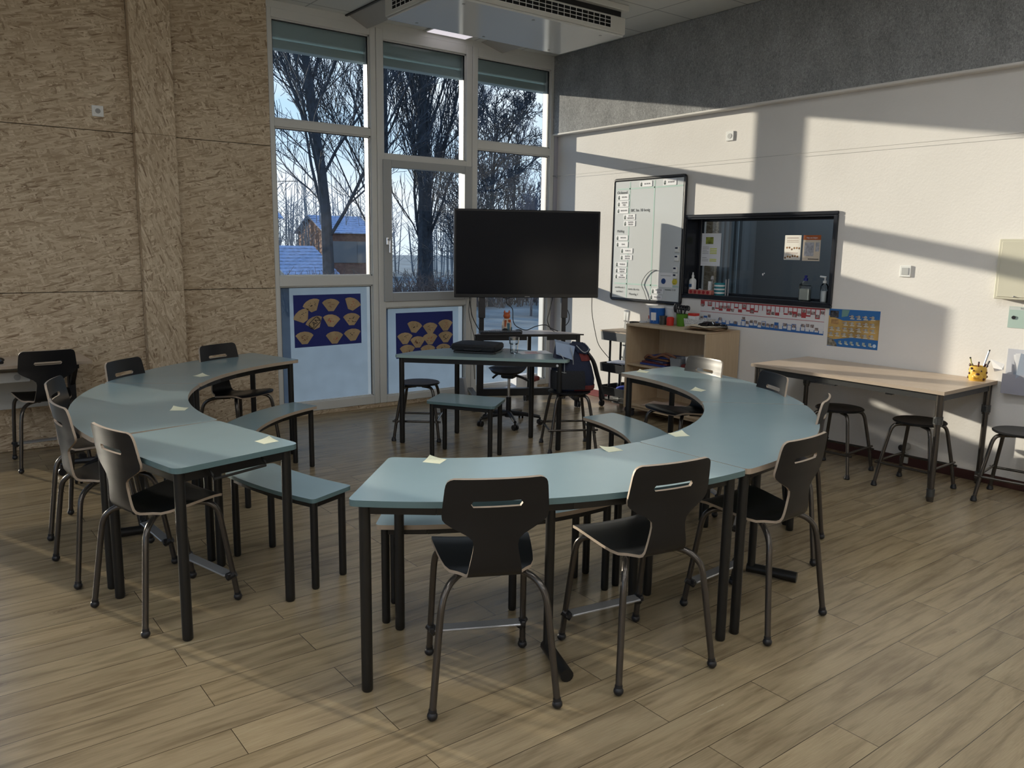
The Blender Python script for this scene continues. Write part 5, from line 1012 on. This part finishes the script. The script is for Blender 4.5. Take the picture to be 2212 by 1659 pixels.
def cpoint(u, v): # u 0..1 left to right, v 0..1 bottom to top
    yl, yr = 3.652, 3.223; return yl + (yr - yl) * u, .845 + (1.146 - .845) * v + .006 * u
m = MB(); P = [cpoint(0, 0), cpoint(1, 0), cpoint(1, 1), cpoint(0, 1)]; m.plate([YZ(*p) for p in P], lambda u, v, w: (XW - .0005 - w, u, v), .001); m.build('sheet', mat('poster_deep_blue', (.025, .13, .36), .5), t)
m = MB(); m.plate([YZ(*cpoint(u, v)) for u, v in ((0, .22), (.1, .18), (.5, .27), (1, .25), (1, .78), (.6, .72), (.3, .70), (0, .82))], lambda u, v, w: (XW - .0017 - w, u, v), .0005); m.build('sand_field', mat('poster_sand', (.42, .27, .09), .6, noise=(9, .35)), t)
coins = MB(); flags = MB(); labs = MB(); bills = MB()
rows = [(.82, (.47, .60, .73, .87)), (.64, (.35, .48, .62, .75, .88)), (.49, (.08, .21, .35, .48, .62, .76, .89)), (.34, (.07, .20, .34, .48, .62, .75, .88))]
for v, us in rows:
    for u in us:
        y, z = YZ(*cpoint(u, v)); coins.tube([(XW - .0024, y, z), (XW - .0034, y, z)], .0125, 12); labs.box((XW - .0026, y - .002, z - .017), (.0006, .036, .008)); flags.box((XW - .0026, y + .018, z + .001), (.0006, .018, .010)); flags.box((XW - .003, y + .018, z + .001), (.0004, .018, .003), mi=1)
for u in (.26, .38, .49, .61, .73, .85): y, z = YZ(*cpoint(u, .12)); bills.box((XW - .0022, y, z), (.0006, .022, .026)); labs.box((XW - .0026, y - .012, z - .012), (.0006, .02, .010))
coins.build('coin_picture', mat('coin_grey', (.36, .34, .30), .5, noise=(70, .3)), t); labs.build('label_field', mat('label_pale', (.52, .50, .44), .6), t); flags.build('flag_picture', [mat('flag_dark', (.12, .04, .05), .6), mat('flag_white', (.6, .6, .6), .6)], t); bills.build('banknote_picture', mat('banknote', (.30, .36, .34), .6, noise=(50, .5)), t)
m = MB(); y, z = YZ(*cpoint(.11, .86)); m.box((XW - .0022, y, z), (.0006, .075, .055)); m.build('photo_group', mat('dark_photo', (.05, .05, .06), .6, noise=(60, .9)), t)
m = MB(); y, z = YZ(*cpoint(.33, .89)); m.plate([(y + .03, z + .03), (y - .035, z + .03), (y - .02, z - .02), (y + .03, z - .03)], lambda u, v, w: (XW - .0022 - w, u, v), .0006); m.build('green_note_picture', mat('sea_green', (.15, .28, .26), .6), t)
m = MB(); y, z = YZ(*cpoint(.13, .66)); m.box((XW - .0024, y, z), (.0006, .065, .04)); m.build('chest_picture', mat('chest_brown', (.35, .2, .08), .6, noise=(30, .4)), t)
m = MB(); y, z = YZ(*cpoint(.09, .10)); m.plate([(y + .035, z + .04), (y - .01, z + .03), (y - .045, z - .005), (y - .05, z - .03), (y + .038, z - .025)], lambda u, v, w: (XW - .0024 - w, u, v), .0006); m.build('coin_heap_picture', mat('heap', (.25, .22, .17), .6, noise=(40, .8)), t)
m = MB(); y, z = YZ(*cpoint(.94, .10)); m.tube([(XW - .002, y, z), (XW - .003, y, z)], .014, 18); m.build('round_logo', mat('logo_pale', (.5, .62, .75), .6), t)
# coffee-filter posters on the frosted panes
SHEET = mat('deep_blue_card', (.012, .022, .16), .7); FILT = mat('unbleached_filter', (.42, .31, .18), .85, noise=(12, .15))
YG = YW + .036
def fan(m, x, z, ang, s, y, sq=1):
    pts = [(-.028, -.048), (.028, -.048), (.075, .022)] + [(.082 * math.sin(a), .022 + .035 * (math.cos(a * 1.6) + .15)) for a in (.75, .5, .25, 0, -.25, -.5, -.75)] + [(-.075, .022)]
    pts = [(-.024, -.05), (.024, -.05), (.079, .022), (.062, .038), (.035, .05), (0, .055), (-.035, .05), (-.062, .038), (-.079, .022)]
    ca, sa = math.cos(ang), math.sin(ang); m.plate([(x + s * (u * ca - v * sa), z + s * (u * sa + v * ca)) for u, v in pts], lambda u, v, w: (u, y - w, v), .0015)
def filter_poster(label, rect, fans, loc):
    t = thing('filter_poster', label, 'poster', loc); m = MB(); m.plate(rect, lambda u, v, w: (u, YG - w, v), .002); m.build('blue_card', SHEET, t); R = random.Random(len(fans))
    for i, (x, z, a) in enumerate(fans):
        m = MB(); fan(m, x, z, math.radians(a), 1.12, YG - .0022 - .0012 * (i % 3)); f = m.build('coffee_filter', FILT, t)
        if (x, z) == (3.126, .871): lettering('LAN', .062, on_window(x, z, YG - .0072) @ Matrix.Rotation(math.radians(42), 4, 'Z'), INK2, f, 'lettering'); mm = MB(); P_ = fillet([(-.062, -.03), (.062, -.03), (.062, .036), (-.062, .036)], .028, 5); ca, sa = math.cos(.73), math.sin(.73); pp_ = [(x + u * ca - v * sa, YG - .0075, z + u * sa + v * ca) for u, v in P_]; mm.tube(pp_ + pp_[:1], .003, 5); mm.build('drawn_outline', INK2, f)
        else:
            mm = MB()
            for k in range(R.randint(5, 11)):
                u, v = R.uniform(-.035, .035), R.uniform(-.025, .035); mm.box((x + u, YG - .0068, z + v), (R.uniform(.004, .02), .0008, R.uniform(.003, .007)), rot=rotm(0, R.uniform(-1, 1), 0))
            mm.build('pen_drawing', [INK2, mat('brown_ink', (.16, .06, .04), .7), mat('red_ink', (.4, .08, .05), .7)][i % 3], f)
    return t
filter_poster('blue poster with nine drawn-on coffee filters on the left frosted pane', [(2.925, .648), (3.606, .655), (3.604, 1.136), (2.922, 1.135)],
    [(3.103, 1.034, 20), (3.292, 1.033, 0), (3.512, 1.035, -22), (3.005, .938, 32), (3.126, .871, 22), (3.293, .885, -8), (3.504, .89, 0), (3.021, .735, 0), (3.321, .722, 0), (3.511, .739, 5)], (3.26, YW, .65))
filter_poster('blue poster with coffee filters on the middle frosted pane, partly behind the teacher table', [(3.99, .47), (4.674, .47), (4.666, .93), (3.988, .93)],
    [(4.203, .781, -10), (4.389, .759, 0), (4.574, .783, 0), (4.091, .67, 0), (4.24, .625, 0), (4.387, .649, 0), (4.578, .659, 0), (4.117, .545, 0), (4.36, .53, 0), (4.55, .53, 0)], (4.33, YW, .47))

# ---------------------------------------------------------------- small things on the right wall
def plate_thing(name, label, y, z, s=.082, kind='socket'):
    t = thing(name, label, 'switch' if kind != 'socket' else 'socket', (XW, y * 1.0017, z)); yy, zz = YZ(y, z)
    m = MB(); m.box((XW - .006, yy, zz), (.012, s, s), ch=.003); m.build('cover_plate', WHITE, t)
    m = MB()
    if kind == 'socket': m.tube([(XW - .0125, yy, zz), (XW - .0145, yy, zz)], .022, 24)
    else: m.box((XW - .014, yy, zz), (.004, s * .62, s * .62), ch=.001)
    m.build('insert', mat('plastic_insert', (.45, .46, .46), .4), t); return t
plate_thing('wall_socket', 'square white socket high on the right wall under the felt band', 4.74, 2.596)
plate_thing('thermostat', 'square white thermostat on the right wall beyond the interior window', 3.057, 1.464, .085, 't')
t = thing('wall_socket', 'square white socket high on the board wall at the left', 'socket', (1.383, YW, 2.586))
m = MB(); m.box((1.383, YW - .006, 2.586), (.082, .012, .082), ch=.003); m.build('cover_plate', WHITE, t); m = MB(); m.box((1.383, YW - .0125, 2.586), (.05, .004, .05), ch=.001); m.build('insert', WHITE, t)
m = MB(); m.tube([(1.383, YW - .0145, 2.586), (1.383, YW - .0155, 2.586)], .019, 20); m.build('socket_hole', mat('grey_plastic', (.3, .3, .3)), t)
t = thing('door_stopper', 'round silver and black valve on the right wall low behind the wall table', 'valve', (XW, 2.93, .12))
m = MB(); m.tube([(XW - .005, 2.92, .15), (XW - .07, 2.93, .145)], .028, 18); m.build('valve_body', mat('pale_grey', (.35, .35, .33), .4), t, smooth=True); m = MB(); m.tube([(XW - .07, 2.93, .145), (XW - .082, 2.932, .144)], .024, 18); m.build('valve_cap', BLACK, t); m = MB(); m.box((XW - .02, 2.93, .06), (.02, .06, .08), ch=.004); m.build('valve_plate', mat('pale_grey', (.35, .35, .33)), t)
t = thing('fuse_cabinet', 'cream metal cabinet box on the right wall at the photo edge', 'wall cabinet', (XW, 2.2, 1.3))
m = MB(); RB(m, 1.7, 2.405, 1.30, 1.70, XW - .0005, .07, ch=.005); m.build('box_body', mat('cream_enamel', (.58, .56, .46), .18), t); m = MB(); RB(m, 1.72, 2.385, 1.315, 1.685, XW - .070, .006, ch=.003); m.build('box_door', mat('cream_enamel', (.58, .56, .46)), t); m = MB(); m.ball((XW - .078, 2.28, 1.32), .006, 8, 6); m.build('lock', mat('grey_plastic', (.3, .3, .3)), t)
t = thing('green_notice', 'pale green notice with black dot under the cream wall cabinet', 'notice', (XW, 2.2, 1.1)); m = MB(); RB(m, 1.98, 2.322, 1.108, 1.252, XW - .0005, .003, mi=0); m.build('sheet', mat('pale_green_sheet', (.36, .47, .43), .5), t)
m = MB(); yy, zz = YZ(2.288, 1.178); m.tube([(XW - .004, yy, zz), (XW - .010, yy, zz)], .012, 16); m.build('black_magnet', BLACK, t); m = MB(); RB(m, 1.98, 2.318, 1.230, 1.250, XW - .0037, .0008); m.build('title_strip', mat('pale_grey_strip', (.5, .54, .54), .5), t); wtext('De kracht van samen', 2.20, 1.241, .012, t, INK, XW - .0045)
t = thing('paper_holder', 'clear wall holder stuffed with grey-white papers at the right photo edge', 'paper holder', (XW, 2.15, .66))
m = MB(); RB(m, 1.9, 2.30, .665, .966, XW - .0005, .002); m.build('back_panel', mat('pale_lilac_plastic', (.50, .51, .56), .3), t); m = MB(); RB(m, 1.9, 2.295, .665, .80, XW - .06, .003); RB(m, 1.9, 2.295, .665, .67, XW - .002, .06); m.build('front_pocket', mat('grey_translucent', (.36, .36, .42), .3), t)
for i in range(5): m = MB(); m.box((XW - .012 - .010 * i, 2.12 - .01 * i, .80 + .012 * ((i * 3) % 5)), (.002, .26, .22), rot=rotm(.12 * (-1) ** i, -.12, .03 * i)); tag(m.build('paper_sheet', PAPER if i % 2 else mat('grey_blue_paper', (.36, .42, .52), .7), None), ['rearmost', 'second', 'middle', 'fourth', 'front'][i] + ' paper sticking out of the clear wall holder', 'paper', 'papers in the wall holder')
m = MB(); m.add([(XW - .05, 2.30, .82), (XW - .05, 2.39, .885), (XW - .045, 2.30, .86), (XW - .04, 2.36, .80)], [(0, 1, 2), (0, 3, 1)]); tag(m.build('paper_sheet', PAPER, None, fix=False), 'white folded paper corner poking out left of the wall holder', 'paper')
for i, (z0, x0) in enumerate(((2.372, XW - .06), )):
    t = thing('hanging_wire', 'thin picture wire stretched along the right wall from the window corner', 'wire', (XW, 6.9, 2.37)); m = MB(); m.tube([(XW - .05, 7.06, 2.385), (XW - .05, -2.5, 2.385)], .0012, 5); m.build('wire', mat('grey_wire', (.25, .24, .22), .4, .5), t)
    m = MB(); m.tube([(5.96, 7.09, 2.385), (6.02, 7.05, 2.385)], .004, 8); m.ball((6.0, 7.06, 2.385), .012, 10, 8); m.tube([(XW, 7.05, 2.385), (XW - .05, 7.05, 2.385)], .004, 8); m.build('wire_anchor', CHROME, t, smooth=True)
# things on the interior window sill and pane
sz = NZ0 + .0125
t = thing('spray_bottle', 'white spray bottle at the left corner of the interior window sill', 'bottle', (XW + .07, 5.16, sz)); c = (XW + .075, 5.155, sz)
m = MB(); m.lathe(c, [(.0, 0), (.032, 0), (.034, .01), (.034, .12), (.028, .135), (.012, .145), (.012, .15)], 20); m.build('bottle_body', WHITE, t, smooth=True); m = MB(); m.lathe((c[0], c[1], c[2] + .15), [(.013, 0), (.013, .02), (.007, .03), (.006, .05), (0, .05)], 14); m.build('nozzle', WHITE, t, smooth=True); m = MB(); m.box((c[0] - .034, c[1], c[2] + .075), (.004, .035, .03), ch=.001); m.build('label_patch', mat('blue_label', (.04, .10, .22), .5), t)
t = thing('power_strip', 'red socket strip lying on the interior window sill', 'power strip', (XW + .01, 4.98, sz)); m = MB(); m.bx(XW - .015, XW + .035, 4.86, 5.13, sz, sz + .042, ch=.004); m.build('strip_body', mat('salmon_plastic', (.45, .16, .13), .5), t)
m = MB()
for i in range(5): m.tube([(XW - .0155, 4.895 + i * .05, sz + .021), (XW - .0175, 4.895 + i * .05, sz + .021)], .016, 16)
m.build('socket', mat('deep_red_plastic', (.30, .01, .015), .4), t)
cyl_obj('white_tube', 'white upright tube on the interior window sill behind the red strip', 'tube', (XW + .12, 4.985, sz), [(.017, 0), (.017, .12), (0, .12)], WHITE)
m = MB(); m.box((XW + .11, 5.06, sz + .022), (.03, .09, .018), rot=rotm(.5, 0, .2), ch=.006); tag(m.build('stapler', mat('silver_stapler', (.45, .46, .48), .3), None), 'silver stapler tilted beside the white tube on the sill', 'stapler')
t = thing('striped_mug', 'teal and white striped pot holding sticks on the interior sill', 'pot', (XW + .11, 4.87, sz)); c = (XW + .11, 4.86, sz); m = MB(); m.lathe(c, [(0, 0), (.048, 0), (.052, .11), (.048, .11), (.044, .006), (0, .006)], 24); m.build('pot_body', mat('teal_stripe', (.02, .20, .24), .4), t, smooth=True)
m = MB()
for z in (.012, .045, .078): m.lathe((c[0], c[1], c[2] + z), [(.0495 + z * .03, 0), (.0505 + z * .03, .001), (.0505 + z * .03, .014), (.0495 + z * .03, .015)], 24)
m.build('white_stripe', WHITE, t, smooth=True)
m = MB(); m.lathe((XW + .11, 4.79, sz), [(0, 0), (.006, 0), (.006, .145), (0, .145)], 8); m.lathe((XW + .12, 4.77, sz), [(0, 0), (.006, 0), (.006, .15), (0, .15)], 8); m.lathe((XW + .11, 4.95, sz), [(0, 0), (.005, 0), (.005, .13), (.016, .14), (.012, .17), (0, .175)], 10); tag(m.build('marker_pens', mat('grey_marker', (.35, .35, .36), .4), None), 'upright grey markers beside the striped pot on the sill', 'markers')
bpy.data.objects['marker_pens'].name = 'marker_set'
t = thing('gel_bottle', 'clear square bottle with blue cap and pale gel on the interior sill', 'bottle', (XW + .10, 4.00, sz)); c = Vector((XW + .11, 3.965, sz))
m = MB(); m.box(c + Vector((0, 0, .065)), (.05, .10, .13), ch=.008); m.add([c + Vector((a, b_, z)) for a, b_, z in ((-.024, -.048, .13), (.024, -.048, .13), (.024, .048, .13), (-.024, .048, .13), (-.01, -.012, .17), (.01, -.012, .17), (.01, .012, .17), (-.01, .012, .17))], [(0, 1, 5, 4), (1, 2, 6, 5), (2, 3, 7, 6), (3, 0, 4, 7)]); m.build('bottle_body', CLEAR, t)
m = MB(); m.box(c + Vector((0, 0, .052)), (.042, .09, .098), ch=.006); m.build('gel', mat('pale_gel', (.62, .66, .60), .3), t); m = MB(); m.lathe(c + Vector((0, 0, .168)), [(.018, 0), (.018, .022), (.010, .026), (.012, .045), (0, .046)], 14); m.build('cap', mat('deep_blue_cap', (.01, .015, .18), .4), t)
t = thing('pump_bottle', 'clear pump dispenser bottle at the right end of the interior sill', 'bottle', (XW + .09, 3.79, sz)); c = Vector((XW + .10, 3.78, sz)); m = MB(); m.lathe(c, [(.0, 0), (.032, 0), (.032, .13), (.02, .15), (.012, .155), (0, .156)], 18); m.build('bottle_body', CLEAR, t, smooth=True)
m = MB(); m.lathe(c, [(0, .002), (.028, .003), (.028, .09), (0, .091)], 18); m.build('liquid', mat('milky_liquid', (.7, .72, .72), .4), t, smooth=True); m = MB(); m.lathe(c + Vector((0, 0, .155)), [(.016, 0), (.016, .02), (.006, .022), (.006, .05), (0, .05)], 12); m.tube([c + Vector((0, -.01, .203)), c + Vector((0, .045, .208))], .007, 8); m.build('pump', WHITE, t, smooth=True)
def pane_sheet(name, label, y0, y1, z0, z1, mt=PAPER): t = thing(name, label, 'notice', (NX, (y0 + y1) / 2, z0)); m = MB(); m.bx(NX - .005, NX - .004, y1, y0, z0, z1); m.build('paper', mt, t); return t
t = pane_sheet('notice_sheet', 'white notice with green picture and yellow highlights taped left on the interior window', 5.16, 4.92, 1.45, 1.755, mat('shaded_white_paper', (.75, .77, .82), .7))
m = MB(); m.bx(NX - .0055, NX - .005, 5.01, 5.10, 1.655, 1.72); m.build('green_picture', mat('olive_picture', (.26, .30, .06), .6, noise=(25, .7)), t); m = MB(); h = MB()
for i, z in enumerate((1.625, 1.61, 1.595, 1.58, 1.565, 1.525, 1.51, 1.495)): m.bx(NX - .0055, NX - .005, 5.06 + .02 * (i % 3 == 2), 5.135, z, z + .003); h.bx(NX - .0055, NX - .005, 4.965, 5.045, z - .002, z + .006) if i not in (0, 5) else None
m.build('printed_lines', INK, t); h.build('highlight', mat('highlighter', (.6, .65, .08), .6), t)
t = pane_sheet('notice_sheet', 'pale notice with vegetable pictures hanging left of the orange one on the interior window', 4.235, 4.075, 1.525, 1.735, mat('warm_paper', (.75, .72, .66), .7)); m = MB()
for i, z in enumerate((1.715, 1.705, 1.688, 1.675, 1.585, 1.575)): m.bx(NX - .0055, NX - .005, 4.10, 4.215, z, z + .003)
m.build('printed_lines', mat('brown_ink', (.16, .06, .04)), t); m = MB(); R = random.Random(5)
for i in range(12): m.ball((NX - .0055, 4.09 + .012 * i, 1.54 + R.uniform(0, .02) if i % 2 else 1.615 + R.uniform(0, .015)), .009, 8, 6, (.1, 1, 1))
m.build('vegetable_picture', mat('vegetables', (.25, .12, .04), .6, noise=(40, .8)), t)
t = pane_sheet('notice_sheet', 'orange-headed form hanging at the right on the interior window', 4.055, 3.89, 1.52, 1.735, mat('orange_tinted_paper', (.70, .60, .48), .7)); m = MB(); m.bx(NX - .0055, NX - .005, 3.89, 4.055, 1.695, 1.735); m.build('orange_header', mat('orange_print', (.42, .11, .03), .6), t)
m = MB(); m.bx(NX - .0058, NX - .005, 3.95, 4.04, 1.56, 1.675); m.bx(NX - .0058, NX - .005, 3.90, 3.935, 1.60, 1.675); m.build('form_field', mat('grey_form', (.42, .42, .46), .6, noise=(50, .3)), t); lettering('Help ons helpen', .02, on_right(3.973, 1.713, NX - .0062), PAPER, t, sx=.8); m = MB(); m.bx(NX - .0058, NX - .005, 3.90, 4.0, 1.532, 1.538); m.build('footer_line', INK2, t)
m = MB(); m.ball((NX - .004, 4.44, 1.39), .008, 8, 6, (.3, 1, 1.4)); m.ball((NX - .004, 4.425, 1.40), .006, 8, 6, (.3, 1, 1)); tag(m.build('sticker', PAPER, None, smooth=True), 'tiny white sticker in the middle of the interior window', 'sticker')
# pencil cup
t = thing('animal_cup', 'yellow spotted animal-face pencil cup on the pale wall table', 'cup', (5.93, 2.435, .735)); c = Vector((5.925, 2.435, .735)); YEL = mat('yellow_glaze', (.66, .40, .06), .35); SP = mat('dark_brown_glaze', (.06, .015, .01), .4)
m = MB(); m.lathe(c, [(0, 0), (.05, 0), (.056, .02), (.056, .07), (.052, .095), (.048, .10), (.045, .10), (.048, .07), (.045, .012), (0, .012)], 24); f = Vector((-.925, -.38, 0)).normalized(); sd = Vector((f.y, -f.x, 0)); m.ball(c + f * .052 + Vector((0, 0, .038)), .027, 14, 8, (.8, 1.1, .75)); m.ball(c + f * .05 + sd * .016 + Vector((0, 0, .03)), .018, 12, 8); m.ball(c + f * .05 - sd * .016 + Vector((0, 0, .03)), .018, 12, 8); m.build('cup_body', YEL, t, smooth=True)
m = MB(); m.ball(c + f * .072 + Vector((0, 0, .052)), .012, 12, 8, (.7, 1.2, .7)); m.ball(c + f * .052 + sd * .026 + Vector((0, 0, .072)), .006, 8, 6); m.ball(c + f * .052 - sd * .02 + Vector((0, 0, .072)), .006, 8, 6)
for a, z in ((1.1, .05), (1.5, .02), (-1.2, .06), (-1.6, .03), (2.0, .07), (.8, .085), (-.8, .015)):
    d = f * math.cos(a) + sd * math.sin(a); m.ball(c + d * .0545 + Vector((0, 0, z)), .009, 8, 6, (1, 1, 1))
m.build('face_and_spots', SP, t, smooth=True); bpy.data.objects['face_and_spots'].name = 'dark_spots'
for s in (-1, 1): m = MB(); m.ball(c + sd * .045 * s + Vector((0, 0, .105)), .014, 10, 8, (1, 1, 1)); m.build('ear', SP, t, smooth=True)
for i, (dx, dy, tx, ty, h, mt, lab) in enumerate(((.01, -.01, .02, -.035, .19, mat('silver_blue_pen', (.30, .36, .45), .3, .3), 'tall silver blue pen'), (-.01, .015, -.02, .03, .135, mat('yellow_pen', (.6, .55, .25), .4), 'pale yellow pen'), (.0, -.02, .01, -.04, .12, mat('dark_pen', (.03, .02, .03), .4), 'short dark pen'), (-.015, .0, -.01, -.01, .11, mat('dark_red_pen', (.12, .02, .02), .4), 'dark red pen'))):
    m = MB(); a = c + Vector((dx, dy, .016)); m.tube([a, a + Vector((tx, ty, h))], .0055, 8); m.tube([a + Vector((tx, ty, h)), a + Vector((tx, ty, h)) * 1.0 + Vector((tx, ty, h)) * .06], .006, 8, mi=1); tag(m.build('pen', [mt, BLACK], None, smooth=True), lab + ' standing in the yellow animal cup', 'pen', 'pens in the yellow cup')
for o in list(bpy.data.objects):
    if o.type == 'MESH' and o.parent is None and 'category' not in o and 'kind' not in o: print('UNTAGGED', o.name)
